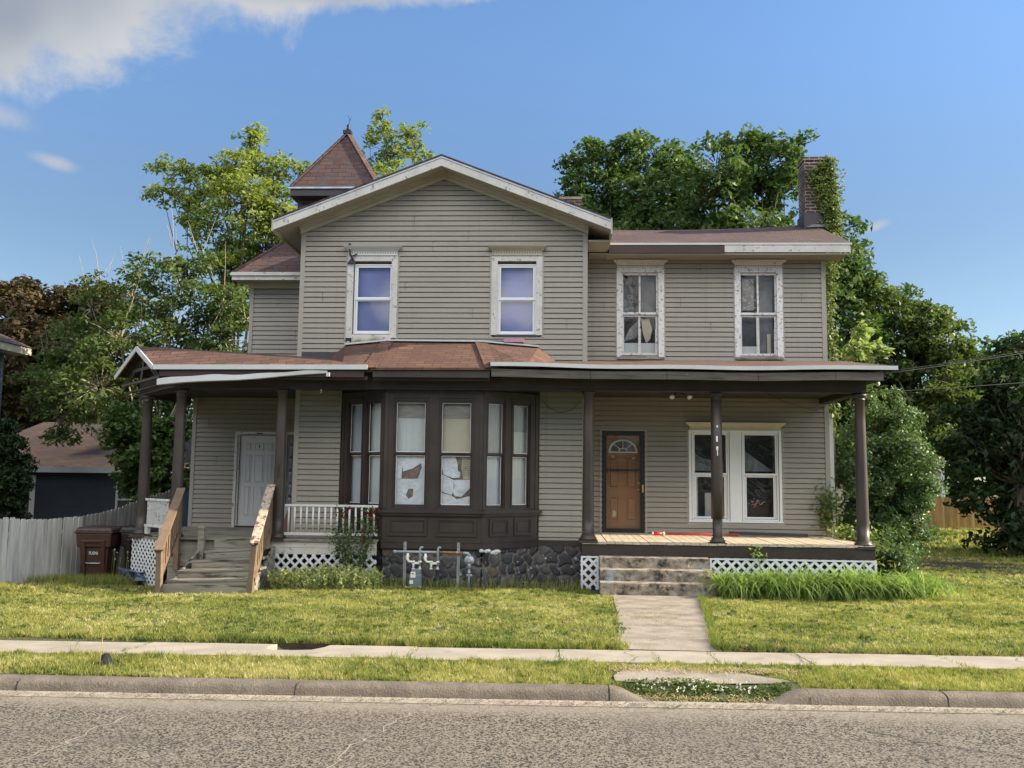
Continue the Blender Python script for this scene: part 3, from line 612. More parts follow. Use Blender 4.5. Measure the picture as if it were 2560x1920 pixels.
def bxs(name, mat, par, F, L):
    for b in L: q = MB(); q.fbox(F, *b); q.build(name, mat, par)
def siding(mb, F, z0, z1, xl, xr, holes=(), c=.1, zoff=0):
    zs = set([z0, z1]); k = math.floor((z0-zoff)/c)
    while k*c+zoff < z1+c:
        z = k*c+zoff
        if z0 < z < z1: zs.add(round(z, 4))
        k += 1
    for h in holes:
        for z in h[2:]:
            if z0 < z < z1: zs.add(z)
    for k in range(math.floor((z0-zoff)/c), math.ceil((z1-zoff)/c)+1):
        z = k*c+zoff+c*.83
        if z0 < z < z1 and c < .105: zs.add(round(z, 4))
    zs = sorted(zs)
    for za, zb in zip(zs[:-1], zs[1:]):
        if zb-za < .002: continue
        mid = (za+zb)/2; k = math.floor((mid-zoff)/c); zk = k*c+zoff
        rec = c < .105 and mid-zk > c*.80
        def nn(z, rec=rec): t = (z-zk)/c; return -.014 if rec else .016*(1-t)+.008
        hs = sorted([h for h in holes if h[2] < mid < h[3]])
        iv = []; cur = None
        edges = [(None, None)]
        left = ('L',)
        for h in hs: iv.append((left, ('v', h[0]))); left = ('v', h[1])
        iv.append((left, ('R',)))
        for a, b in iv:
            ua = [xl(z) if a[0] == 'L' else a[1] for z in (za, zb)]; ub = [xr(z) if b[0] == 'R' else b[1] for z in (za, zb)]
            if a[0] == 'v': ua = [max(u, xl(z)) for u, z in zip(ua, (za, zb))]
            if b[0] == 'v': ub = [max(u, xl(z)) for u, z in zip(ub, (za, zb))]
            if ub[0]-ua[0] < .01 and ub[1]-ua[1] < .01: continue
            mb.face([F(ua[0], nn(za), za), F(ub[0], nn(za), za), F(ub[1], nn(zb), zb), F(ua[1], nn(zb), zb)])
            if abs(za-zk) < .002 or za == z0:
                mb.face([F(ua[0], -.015, za), F(ub[0], -.015, za), F(ub[0], nn(za), za), F(ua[0], nn(za), za)])
PKX, PKZ, SL = -2.185, 7.735, .388     # ridge and slope of the front gable
def zr(x, d=0): return PKZ-SL*abs(x-PKX)-d
# --- front gable wall
gh = [(-3.98, -3.07, 4.2, 5.97), (-1.22, -.29, 4.33, 5.97), (-4.06, -.30, -1, 3.9)]
mb = MB(); GL, GR = -4.86, .50
siding(mb, FG, .53, 7.42, lambda z: max(GL, PKX-(PKZ-.22-z)/SL), lambda z: min(GR, PKX+(PKZ-.22-z)/SL), gh)
w = mb.build('siding_wall', 'siding', H)
bxs('corner_board', 'siding_trim', w, FG, [(-4.95, GL, -.03, .022, .45, 6.5), (GR, .59, -.03, .022, .45, 6.46)])
mb = MB()    # wall core behind the siding, left and right returns
mb.prism([(-4.93, 17.13, -.4), (.57, 17.13, -.4), (.57, 17.13, zr(.57, .2)), (PKX, 17.13, PKZ-.2), (-4.93, 17.13, zr(-4.93, .2))], (0, .04, 0))
mb.box(.53, .57, 16.57, 24, -.4, 6.4); mb.box(-4.93, -4.89, 16.57, 24, -.4, 6.4); mb.box(-4.93, .57, 24, 24.04, -.4, 6.5)
mb.build('wall_core', 'siding_trim', H)
# seams in the siding
mb = MB()
bxs('siding_seam', 'seam_grey', w, FG, [(x, x+.004, .0, .0245, z, z+.2) for x, z in ((-2.75, 6.5), (-2.38, 6.0), (-.85, 6.5), (-1.7, 6.2), (-2.9, 5.2), (-1.6, 4.7), (-4.5, 5.0), (.2, 4.5))])
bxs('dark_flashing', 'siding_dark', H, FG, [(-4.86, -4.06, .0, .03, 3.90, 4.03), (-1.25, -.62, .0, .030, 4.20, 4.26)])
# --- right wing wall
mb = MB(); WH = [(1.24, 2.14, 4.1, 6.0), (3.6, 4.5, 4.1, 6.0), (.93, 1.77, .5, 2.63), (2.66, 4.43, .87, 2.76)]
siding(mb, FW, .55, 6.2, lambda z: .57, lambda z: 5.30, WH, zoff=.04)
w2 = mb.build('siding_wall', 'siding', H); bxs('siding_seam', 'seam_grey', w2, FW, [(x, x+.004, .0, .0245, z+.04, z+.24) for x, z in ((2.9, 5.8), (3.1, 4.6), (2.5, 5.1), (4.9, 5.2), (.95, 5.0))])
mb = MB(); bxs('corner_board', 'siding_trim', w2, FW, [(5.30, 5.39, -.03, .03, .45, 6.16), (.57, .63, 0, .03, .55, 6.16)]); bxs('downspout_board', 'white_paint', w2, FW, [(5.392, 5.47, -.05, .012, .45, 3.0)])
mb = MB(); mb.box(.6, 5.36, 18.27, 18.31, -.4, 6.2); mb.box(5.34, 5.38, 17.71, 21.5, -.4, 6.3); mb.box(.6, 5.38, 21.5, 21.54, -.4, 6.2)
mb.prism([(5.35, 17.7, 6.2), (5.35, 21.5, 6.2), (5.35, 19.6, 7.2)], (.03, 0, 0)); mb.build('wall_core', 'siding_trim', H)
# --- left recessed wall
mb = MB(); siding(mb, FT, .5, 5.85, lambda z: (-7.66 if z < 3.4 else -6.53), lambda z: -4.94, [(-6.78, -5.42, .4, 2.56), (-9, -4.9, 3.4, 3.6)], zoff=.06)
w3 = mb.build('siding_wall', 'siding', H); bxs('siding_seam', 'seam_grey', w3, FT, [(x, x+.004, .0, .0245, z+.06, z+.26) for x, z in ((-5.6, 4.5), (-6.0, 5.2), (-7.2, 1.8), (-7.4, 2.6))])
bxs('corner_board', 'siding_trim', w3, FT, [(-7.74, -7.66, -.02, .03, .45, 3.4), (-6.61, -6.53, -.02, .03, 3.9, 5.86)])
mb = MB(); mb.box(-7.72, -4.9, 18.60, 18.64, -.4, 3.5); mb.box(-6.6, -4.9, 18.60, 18.64, 3.5, 5.95); mb.box(-7.72, -7.68, 18.5, 23, -.4, 3.5); mb.box(-6.6, -6.56, 18.5, 23, 3.5, 5.9); mb.box(-7.72, -4.9, 23, 23.04, -.4, 5.9); mb.build('wall_core', 'siding_trim', H)

# --- main roof
def roofslab(mb, xa, xb, ya, yb, d0, d1):
    """slab following the gable, between depths d0 and d1 under the top line"""
    pts = [(xa, ya, zr(xa, d0)), (PKX, ya, PKZ-d0), (xb, ya, zr(xb, d0)), (xb, ya, zr(xb, d1)), (PKX, ya, PKZ-d1), (xa, ya, zr(xa, d1))]
    for i in (0, 1):
        a, b = (pts[0], pts[1]) if i == 0 else (pts[1], pts[2]); c, d = (pts[4], pts[5]) if i == 0 else (pts[3], pts[4])
        mb.prism([a, b, c, d] if i == 0 else [a, b, c, d], (0, yb-ya, 0))
    return mb
rf = roofslab(MB(), -5.36, 1.0, 15.97, 24.5, 0, .028).build('roof', 'shingle_red', H)
for xa, xb in ((-5.36, PKX), (PKX, 1.0)):
    sgn = 1 if xa == PKX else -1
    mb = MB(); P = [(xa, zr(xa, .030)), (xb, zr(xb, .030)), (xb, zr(xb, .215)), (xa, zr(xa, .215))]
    mb.prism([(x, 16.0, z) for x, z in P], (0, .035, 0)); mb.build('fascia', 'white_peel_light', rf)
    mb = MB(); P = [(xa, zr(xa, .030)), (xb, zr(xb, .030)), (xb, zr(xb, .062)), (xa, zr(xa, .062))]
    mb.prism([(x, 15.985, z) for x, z in P], (0, .013, 0)); mb.build('drip_edge', 'galvanised', rf)
    mb = MB(); P = [(xa, zr(xa, .16)), (xb, zr(xb, .16)), (xb, zr(xb, .185)), (xa, zr(xa, .185))]
    mb.prism([(x, 16.036, z) for x, z in P], (0, 8.3, 0)); mb.build('soffit', 'soffit', rf)
    wl, wr = (-4.96, PKX) if sgn < 0 else (PKX, .6)
    for y0, y1, d0, d1 in ((16.44, 16.478, .187, .33), (16.39, 16.438, .187, .262), (16.35, 16.388, .187, .222)):
        mb = MB(); P = [(wl, zr(wl, d0)), (wr, zr(wr, d0)), (wr, zr(wr, d1)), (wl, zr(wl, d1))]
        mb.prism([(x, y0, z) for x, z in P], (0, y1-y0, 0)); mb.build('frieze_moulding', 'cream_paint', rf)
for b in ((1.0, 1.03, 16.0, 24.4, zr(1.0, .30), zr(1.0, .0)), (-5.39, -5.36, 16.0, 24.4, zr(-5.36, .24), zr(-5.36, .0))): mb = MB(); mb.box(*b); mb.build('eave_board', 'cream_paint', rf)
mb = MB(); mb.box(.6, 1.0, 16.4, 17.2, 6.16, 6.19); mb.build('eave_soffit', 'soffit', rf)

# --- wing roof (gable, ridge parallel to the street, slightly sagging)
mb = MB(); n = 12
def wsag(x, r): t = (x-.6)/5.15; return (-.05*math.sin(math.pi*t)+.10*t) * r + (-.012*math.sin(math.pi*t)*(1-r))
for k in range(n):
    x0, x1 = .6+5.15*k/n, .6+5.15*(k+1)/n
    for (y0, z0, q0), (y1, z1, q1) in (((17.13, 6.33, 0), (18.3, 6.79, .5)), ((18.3, 6.79, .5), (19.5, 7.26, 1)), ((19.5, 7.26, 1), (22.0, 6.3, 0))):
        a = [(x0, y0, z0+wsag(x0, q0)), (x1, y0, z0+wsag(x1, q0)), (x1, y1, z1+wsag(x1, q1)), (x0, y1, z1+wsag(x0, q1))]
        mb.face(a); mb.face([(p[0], p[1], p[2]-.05) for p in reversed(a)])
mb.face([(.6, 17.13, 6.28), (5.75, 17.13, 6.28), (5.75, 17.13, 6.33), (.6, 17.13, 6.33)])
mb.face([(5.75, 17.13, 6.28), (5.75, 19.5, 7.31), (5.75, 19.5, 7.36), (5.75, 17.13, 6.33)])
wr_ = mb.build('roof', 'shingle_red', H, label='low sagging shingle roof over the right wing')
mb = MB(); mb.box(1.03, 5.76, 17.115, 17.128, 6.285, 6.325); mb.build('drip_edge', 'white_paint', wr_)
mb = MB(); mb.box(1.03, 3.30, 17.13, 17.16, 6.12, 6.284); mb.build('fascia', 'brown_fascia', wr_, label='dark brown fascia board')
mb = MB(); mb.box(3.30, 5.72, 17.128, 17.16, 6.14, 6.284); mb.build('fascia', 'white_peel_light', wr_, label='peeling white fascia board')
mb = MB(); mb.box(1.0, 5.70, 17.161, 17.68, 6.10, 6.125); mb.build('soffit', 'soffit', wr_)
mb = MB(); mb.box(.64, 1.0, 17.2, 17.68, 6.12, 6.14); mb.build('soffit', 'soffit', wr_)
mb = MB(); mb.prism([(5.72, 17.16, 6.12), (5.72, 19.5, 7.17), (5.72, 19.5, 7.30), (5.72, 17.16, 6.28)], (.02, 0, 0)); mb.build('rake_board', 'white_peel_light', wr_)

# --- chimneys
CH = thing  # chimneys are parts of the house
mb = MB(); mb.box(5.42, 5.98, 19.05, 19.55, 6.9, 8.68); mb.box(5.40, 6.0, 19.03, 19.57, 8.68, 8.76); ch = mb.build('chimney', 'brick', H, bevel=.006, label='brick chimney overgrown with ivy')
mb = MB(); mb.box(5.44, 5.96, 19.07, 19.53, 8.76, 8.79); mb.build('chimney_cap', 'concrete', ch)
mb = MB(); mb.box(5.39, 6.01, 19.02, 19.58, 7.1, 7.50); mb.build('chimney_flashing', 'siding_dark', ch)
mb = MB(); mb.prism([(5.42, 18.99, 7.17), (6.0, 18.99, 7.19), (5.85, 18.97, 7.23), (5.55, 18.97, 7.225)], (0, .03, 0)); mb.build('flashing_patch', 'galvanised', ch)
mb = MB(); mb.box(.06, .56, 19.9, 20.4, 6.4, 8.1); c2 = mb.build('chimney', 'brick', H, label='short brick chimney behind the main roof')
mb = MB(); mb.box(.04, .58, 19.88, 20.42, 8.1, 8.16); mb.build('chimney_cap', 'concrete', c2)

# --- corner tower: skirt roof, dark upper walls, pyramid roof with finial
def poly(mb, *ps): mb.face(ps)
tcx, tcy = -4.80, 19.25
mb = MB()
e0 = (-6.86, 18.02, 5.93); e1 = (-4.5, 18.02, 5.93); t0 = (-5.72, 19.16, 7.16); t1 = (-4.5, 19.16, 7.16); e2 = (-6.86, 21, 5.93); t2 = (-5.72, 21, 7.16)
poly(mb, e0, e1, t1, t0); poly(mb, e2, e0, t0, t2)
mb.tube([e0, t0], .035, 6)
sk = mb.build('tower_skirt_roof', 'shingle_red', H)
mb = MB(); mb.box(-6.87, -4.96, 18.0, 18.03, 5.77, 5.925); mb.box(-6.88, -4.96, 17.96, 17.999, 5.86, 5.93); mb.build('fascia', 'white_peel_light', sk)
mb = MB(); mb.box(-6.86, -4.96, 18.03, 18.5, 5.78, 5.80); mb.build('soffit', 'soffit', sk)
mb = MB(); mb.box(-6.64, -4.96, 18.39, 18.425, 5.68, 5.779); mb.build('frieze_moulding', 'cream_paint', sk)
mb = MB(); FTT = Frame((0, 18.55), (1, 0)); siding(mb, FTT, 6.2, 7.66, lambda z: -5.60, lambda z: -4.02); mb.box(-5.66, -3.96, 18.56, 20.2, 6.0, 7.68); mb.fbox(FTT, -5.68, -5.58, -.05, .02, 6.2, 7.66)
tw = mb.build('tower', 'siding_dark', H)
mb = MB(); ap = (tcx-.02, 19.35, 9.52); r_ = .98
b4 = [(tcx-r_, 18.25, 7.86), (tcx+r_, 18.25, 7.86), (tcx+r_, 20.45, 7.86), (tcx-r_, 20.45, 7.86)]
for i in range(4): poly(mb, b4[i], b4[(i+1) % 4], ap)
for p in b4:   # hip caps
    for k in range(14):
        a = Vector(p).lerp(Vector(ap), k/14); b = Vector(p).lerp(Vector(ap), (k+1.15)/14); mb.bar(a+Vector((0, 0, .012)), b+Vector((0, 0, .03)), .13, .014)
tr = mb.build('pyramid_roof', 'shingle_red', tw)
mb = MB(); mb.box(tcx-r_+.01, tcx+r_-.01, 18.26, 20.44, 7.68, 7.83); mb.build('tower_cornice', 'siding_dark', tw)
mb = MB(); mb.box(tcx-r_-.02, tcx+r_+.02, 18.225, 18.245, 7.83, 7.865); mb.build('drip_edge', 'galvanised', tw)
mb = MB(); mb.box(tcx-.11, tcx+.07, 19.25, 19.43, 9.47, 9.55); mb.lathe((tcx-.01, 19.34, 9.55), [(.035, 0), (.05, .05), (.03, .1), (.045, .13), (.01, .17)], 8)
mb.tube([(tcx, 19.34, 9.7), (tcx+.02, 19.34, 9.82), (tcx-.03, 19.34, 9.93)], .006, 4); mb.tube([(tcx+.02, 19.34, 9.8), (tcx+.06, 19.34, 9.9)], .005, 4)
mb.build('finial', 'black', tw)

# --- left porch roof with corner pediment
A0, P0, B0 = (-7.09, 15.1, 3.60), (-7.76, 15.85, 4.03), (-8.50, 16.55, 3.55)
E1 = (-3.3, 15.1, 3.62); g1 = (-4.0, 16.52, 3.90); g0 = (-4.95, 16.52, 3.95); rk = (-6.05, 16.85, 4.03); bk = (-7.8, 18.45, 3.72); tk = (-6.5, 18.45, 4.0); g9 = (-4.93, 18.45, 4.0)
mb = MB(); dn = Vector((0, 0, -.035))
for f in ((A0, E1, g1, g0, rk, P0), (P0, rk, tk, bk, B0), (rk, g0, g9, tk)):
    mb.face(f); mb.face([tuple(Vector(p)+dn) for p in reversed(f)])
mb.face([tuple(Vector(A0)+dn), tuple(Vector(E1)+dn), E1, A0])
pr = mb.build('porch_roof', 'shingle_porch', H, label='shingled roof over the left porch with a small corner pediment')
mb = MB(); mb.bar((-7.10, 15.085, 3.555), (-3.28, 15.085, 3.575), .02, .085); mb.build('drip_edge', 'white_paint', pr)
for a, b in ((A0, P0), (P0, B0)):
    mb = MB(); off = Vector((-.02, -.02, -.045)); mb.bar(Vector(a)+off, Vector(b)+off, .025, .09, up=(0, 0, 1)); mb.build('drip_edge', 'white_paint', pr)
mb = MB(); mb.box(-7.0, -3.35, 15.13, 15.16, 3.40, 3.52); mb.box(-6.9, -3.3, 15.2, 15.24, 3.36, 3.43); mb.build('fascia', 'brown_fascia', pr)
mb = MB(); mb.box(-6.95, -3.2, 15.16, 15.6, 3.50, 3.53); mb.build('soffit', 'brown_paint', pr)
# loose bent flashing hanging under the eave
mb = MB(); n = 24
for k in range(n):
    t0_, t1_ = k/n, (k+1)/n
    def fp(t, top):
        x = -7.0+3.02*t; zb = 3.235+.225*t+.012*math.sin(t*9)
        hgt = (.105 if t < .35 else .105-.06*(t-.35)/.65)+.008*math.sin(t*23)
        return (x, 15.045-(.02 if top else .03)*math.sin(t*5), zb+(hgt if top else 0))
    mb.face([fp(t0_, 0), fp(t1_, 0), fp(t1_, 1), fp(t0_, 1)]); mb.face([fp(t0_, 0), (fp(t0_, 0)[0], 15.09, fp(t0_, 0)[2]-.01), (fp(t1_, 0)[0], 15.09, fp(t1_, 0)[2]-.01), fp(t1_, 0)])
mb.box(-3.99, -3.93, 15.03, 15.06, 3.40, 3.47); mb.build('loose_flashing', 'white_paint', pr)
# pediment framing
mb = MB(); Ap, Pp, Bp = Vector((-7.02, 15.22, 3.40)), Vector((-7.68, 15.97, 3.90)), Vector((-8.38, 16.62, 3.36))
mb.bar(Ap, Bp, .05, .05); mb.bar(Ap.lerp(Bp, .5), Pp, .04, .03); mb.bar(Ap.lerp(Pp, .45), Bp.lerp(Pp, .45), .04, .06)
for t in (.0, .05, .10): mb.bar(Ap+Vector((0, 0, .0-t)), Pp+Vector((0, 0, -t)), .03, .02); mb.bar(Bp+Vector((0, 0, -t)), Pp+Vector((0, 0, -t)), .03, .02)
mb.bar(Ap+Vector((.1, .1, -.10)), Bp+Vector((.05, .05, -.14)), .06, .03); mb.bar(Ap+Vector((.15, .15, -.17)), Bp+Vector((.15, .15, -.2)), .08, .03)
for k in range(5):
    a = k/5*math.pi/2; mb.bar(Ap.lerp(Bp, .5)+Vector((.06, .06, .3)), Ap.lerp(Bp, .5)+Vector((.06+.15*math.cos(a), .06-.15*math.cos(a), .3+.2*math.sin(a))), .02, .02)
mb.build('pediment_frame', 'brown_column', pr)
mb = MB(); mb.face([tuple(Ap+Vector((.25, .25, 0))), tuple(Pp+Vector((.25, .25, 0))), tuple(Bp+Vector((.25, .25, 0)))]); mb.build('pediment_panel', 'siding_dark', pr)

# --- bay roof
bl, br_, tL, tR = (-3.25, 15.12, 3.57), (-1.12, 15.12, 3.58), (-3.2, 16.46, 4.23), (-1.42, 16.46, 4.22)
rE, rT, lT, lE = (.0, 16.35, 3.86), (-.33, 16.47, 4.13), (-4.02, 16.47, 4.15), (-4.3, 16.47, 3.92)
lF = (-3.75, 15.2, 3.62)
mb = MB()
for f in ((bl, br_, tR, tL), (br_, (-.5, 15.15, 3.66), rE, rT, tR), (lE, lF, bl, tL, lT)): mb.face(f)
mb.face([(bl[0], bl[1], bl[2]-.04), (br_[0], br_[1], br_[2]-.04), br_, bl])
for a, b in ((bl, tL), (br_, tR)):
    for k in range(8):
        p = Vector(a).lerp(Vector(b), k/8-.02); q = Vector(a).lerp(Vector(b), (k+1.1)/8); mb.bar(p+Vector((0, 0, .01)), q+Vector((0, 0, .028)), .24, .01)
bro = mb.build('bay_roof', 'shingle_porch', H)
mb = MB()
for a, b in ((lT, tL), (tL, tR), (tR, rT)): mb.bar(Vector(a)+Vector((0, -.03, .02)), Vector(b)+Vector((0, -.03, .02)), .10, .03)
mb.build('ridge_flashing', 'white_paint', bro)
mb = MB(); mb.box(-.98, -.60, 16.36, 16.42, 4.22, 4.28); mb.build('exposed_insulation', 'purple_insul', bro)
mb = MB(); mb.box(-3.2, -1.15, 15.16, 15.2, 3.41, 3.53); mb.box(-3.22, -1.12, 15.2, 15.5, 3.50, 3.53); mb.box(-3.2, -1.15, 15.26, 15.30, 3.36, 3.44); mb.build('fascia', 'brown_paint', bro)

# --- right porch roof
mb = MB(); n = 16
def rp(x, y):
    t = (x+1.1)/6.85; s = (y-15.08)/(17.65-15.08)
    return (x, y, 3.655+.40*s-.03*math.sin(math.pi*t)*(1-s)+.008*math.sin(t*17)*(1-s)+.02*(1-t)*(1-s))
for k in range(n):
    x0, x1 = -1.15+6.9*k/n, -1.15+6.9*(k+1)/n
    for ya, yb in ((15.08, 16.48), (16.48, 17.62)):
        if x1 < .55 and ya > 16: continue
        f = [rp(x0, ya), rp(x1, ya), rp(x1, yb), rp(x0, yb)]; mb.face(f); mb.face([(p[0], p[1], p[2]-.03) for p in reversed(f)])
rpr = mb.build('porch_roof', 'shingle_porch', H, label='shallow shingled roof over the right porch')
mb = MB()
for k in range(n):
    x0, x1 = -1.13+6.9*k/n, -1.13+6.9*(k+1)/n
    a, b = rp(x0, 15.08), rp(x1, 15.08); mb.bar((x0, 15.062, a[2]-.036), (x1+.001, 15.062, b[2]-.036), .018, .068)
mb.build('drip_edge', 'white_paint', rpr)
mb = MB(); cuts = [-1.12, .6, 1.9, 3.45, 4.75, 5.55]
for a, b in zip(cuts[:-1], cuts[1:]):
    za, zb = rp(a, 15.08)[2]-.16, rp(b, 15.08)[2]-.16; mb.bar((a+.004, 15.12, za-.02), (b-.004, 15.12, zb-.02), .03, .135)
mb.build('fascia', 'worn_fascia', rpr)
mb = MB(); mb.box(-1.1, 5.62, 15.14, 15.55, 3.44, 3.46); mb.box(5.45, 5.66, 15.14, 17.6, 3.44, 3.47); mb.build('soffit', 'brown_paint', rpr)
mb = MB(); mb.bar((5.70, 15.1, 3.60), (5.72, 17.6, 3.98), .03, .12); mb.build('rake_board', 'worn_fascia', rpr)
mb = MB(); mb.box(-1.1, 5.5, 15.4, 15.48, 3.47, 3.62); mb.build('gap_shade_strip', 'black', rpr)  # black strip stands in for the shade inside the eave gap

# --- beams, ceilings
mb = MB()
mb.box(-6.78, 5.40, 15.52, 15.70, 3.225, 3.50); mb.box(-6.80, 5.42, 15.50, 15.515, 3.225, 3.25); mb.bar((-6.74, 15.62, 3.34), (-7.92, 16.5, 3.28), .17, .30); mb.box(-7.98, -7.80, 16.5, 18.45, 3.14, 3.42); mb.box(5.20, 5.40, 15.701, 17.62, 3.20, 3.42)
mb.build('porch_beam', 'brown_paint', H, bevel=.006)
mb = MB(); mb.box(-6.9, -3.2, 15.71, 16.48, 3.30, 3.32); mb.box(-7.79, -4.95, 16.3, 18.44, 3.30, 3.32); mb.box(-1.2, 5.19, 15.71, 16.48, 3.30, 3.32); mb.box(.6, 5.19, 16.481, 17.63, 3.30, 3.32); mb.box(-3.2, -1.2, 15.71, 16.48, 3.23, 3.25); mb.build('porch_ceiling', 'brown_paint', H)

# --- columns
def column(x, y, z0, z1, r0, r1, label=None):
    mb = MB(); h = z1-z0
    pr_ = [(r0+.045, 0), (r0+.045, .045), (r0+.02, .05), (r0+.03, .07), (r0+.01, .09)]+[(r0+(r1-r0)*t**1.3, .09+(h-.20)*t) for t in (0, .12, .25, .4, .55, .7, .85, 1)]
    pr_ += [(r1+.012, h-.10), (r1+.012, h-.085), (r1+.004, h-.08), (r1+.006, h-.06), (r1+.035, h-.03), (r1+.04, h)]
    mb.lathe((x, y, z0), pr_, 24)
    mb.box(x-r0-.055, x+r0+.055, y-r0-.055, y+r0+.055, z0-.045, z0+.002)
    return mb.build('porch_column', 'brown_column', H, label=label)
column(-7.74, 16.33, .55, 3.14, .105, .088)
cB = column(-6.79, 15.62, .56, 3.19, .105, .085)
column(-4.92, 15.60, .57, 3.21, .105, .085)
column(.58, 15.60, .62, 3.22, .105, .085)
cE = column(2.82, 15.60, .61, 3.20, .085, .082, 'split middle column with a boxed wooden sleeve')
column(5.30, 15.60, .59, 3.20, .105, .083)
mb = MB(); mb.lathe((2.82, 15.60, 1.02), [(.110, 0), (.104, .5), (.098, 1.2), (.094, 2.1)], 12); mb.build('column_sleeve', 'brown_column', cE)
mb = MB()
for z, h in ((2.35, .10), (2.20, .07), (2.11, .11), (2.60, .04)): mb.box(2.79+random.uniform(0, .02), 2.81+random.uniform(0, .02), 15.483+.008, 15.5, z, z+h)
mb.build('paint_chip', 'putty', cE)
mb = MB()   # scratched marks on the left door column
for z, x0 in ((1.85, -4.95), (1.79, -4.96), (1.73, -4.94), (1.66, -4.96)):
    mb.bar((x0, 15.482, z), (x0+.06, 15.482, z+.012), .008, .012); mb.bar((x0+.03, 15.481, z-.02), (x0+.035, 15.481, z+.03), .008, .01)
mb.build('scratched_mark', 'brown_column', H)

# --- right deck
mb = MB(); x = .47; rj = random.Random(4)
while x < 5.42:
    d = rj.uniform(-.004, .004); mb.box(x, min(x+.138, 5.43), 15.44+rj.uniform(0, .015), 17.63, .565+d, .60+d); x += .145
mb.build('porch_deck', 'deck_wood', H, bevel=.003, label='weathered plank deck of the right porch')
mb = MB(); mb.box(.50, 5.42, 15.47, 15.50, .365, .563); mb.box(.47, .50, 15.47, 16.5, .365, .563); mb.box(5.42, 5.45, 15.47, 17.6, .365, .563); mb.build('deck_skirt', 'brown_paint', H)
for b in ((.50, 5.40, 15.8, 15.84, -.35, .56), (-4.9, -3.1, 15.95, 16.0, -.3, .5)): mb = MB(); mb.box(*b); mb.build('underporch_backing', 'soil', H)  # soil-coloured sheets closing the view through the lattice
# --- left deck
mb = MB(); y = 15.46
while y < 18.44:
    d = rj.uniform(-.003, .003); xl_ = -6.80 if y < 15.7 else max(-7.95, -6.80-(y-15.6)*1.35); mb.box(xl_, (-3.12 if y < 16.4 else -4.97), y, min(y+.138, 18.44), .53+d, .565+d); y += .145
mb.build('porch_deck', 'old_wood', H, bevel=.003, label='dark plank deck of the left porch')
mb = MB(); mb.box(-5.02, -3.12, 15.50, 15.53, .42, .525); mb.box(-5.02, -3.12, 15.485, 15.53, .305, .415); mb.build('deck_skirt', 'white_peel_light', H)
mb = MB(); mb.bar((-6.72, 15.52, .50), (-7.9, 16.4, .48), .04, .07); mb.build('deck_edge', 'old_wood', H)

# --- lattice
def lattice(F, u0, u1, z0, z1, pitch, wd, frame=True, name='lattice_panel', zb=None):
    mb = MB(); H_ = z1-z0; L = u1-u0
    for s in (1, -1):
        k = -H_ if s == 1 else 0
        while k < L+(0 if s == 1 else H_):
            # line u = k + s*t , t in 0..H_
            ta, tb = 0, H_
            if s == 1: ta = max(0, -k); tb = min(H_, L-k)
            else: ta = max(0, k-L); tb = min(H_, k)
            if tb-ta > .02:
                d = .004 if s == 1 else .011
                p = F(u0+k+s*ta, d, z0+ta); q = F(u0+k+s*tb, d, z0+tb)
                mb.hexa(barflat(F, u0+k+s*ta, z0+ta, u0+k+s*tb, z0+tb, d, wd))
            k += pitch
    if frame:
        for a in ((u0, u0+.035, z0, z1), (u1-.035, u1, z0, z1), (u0+.035, u1-.035, z1-.03, z1)): mb.fbox(F, a[0], a[1], .0, .022, a[2], a[3])
    return mb.build(name, 'vinyl_white', H)
def barflat(F, ua, za, ub, zb, d, w):
    dx, dz = ub-ua, zb-za; l = math.hypot(dx, dz); px_, pz = -dz/l*w/2, dx/l*w/2
    return [F(ua-px_, d+.006, za-pz), F(ub-px_, d+.006, zb-pz), F(ub-px_, d, zb-pz), F(ua-px_, d, za-pz), F(ua+px_, d+.006, za+pz), F(ub+px_, d+.006, zb+pz), F(ub+px_, d, zb+pz), F(ua+px_, d, za+pz)]
FL = Frame((0, 15.50), (1, 0))
lattice(FL, .455, .76, -.21, .355, .165, .046)
lattice(FL, 2.66, 5.47, -.22, .355, .165, .046)
lattice(FL, -5.02, -3.12, -.25, .30, .165, .042, frame=False)
FC = Frame((-7.95, 16.43), (1.15, -.86))
lattice(FC, .02, 1.10, -.42, .47, .125, .036, frame=False)

# --- concrete steps: a heavy cast piece standing before the deck
cs_ = MB(); rj = random.Random(9)
def rough_block(mb, x0, x1, y0, y1, z0, z1, amp=.022):
    nx_, nz_, ny_ = 60, 8, 5
    def pt(u, v):   # v: 0..1 up the face, then 1..2 back along the top
        x = x0+(x1-x0)*u
        if v <= 1: y = y0; z = z0+(z1-z0)*v; a = math.sin(math.pi*min(1, v*1.05))
        else: y = y0+(y1-y0)*(v-1); z = z1; a = 0
        nn = (vn(x*14, z*14, 2)-.5)*2*amp*a+(vn(x*5, z*7, 3)-.5)*2*amp*1.3*a
        ed = .012*(vn(x*9, 3, 4)) if .95 <= v <= 1.1 else 0
        return (x, y+nn+ed*.6, z-ed*(vn(x*4, 1, 6)))
    vs = []; V_ = [k/nz_ for k in range(nz_+1)]+[1+k/ny_ for k in range(1, ny_+1)]
    for v in V_:
        for i in range(nx_+1): vs.append(pt(i/nx_, v))
    w_ = nx_+1; fs = [(j*w_+i, j*w_+i+1, (j+1)*w_+i+1, (j+1)*w_+i) for j in range(len(V_)-1) for i in range(nx_)]
    mb.mesh(vs, fs); mb.face([(x0, y1, z0), (x0, y0, z0), (x0, y0, z1), (x0, y1, z1)]); mb.face([(x1, y0, z0), (x1, y1, z0), (x1, y1, z1), (x1, y0, z1)])
_vg = np.random.default_rng(5).random((64, 64))
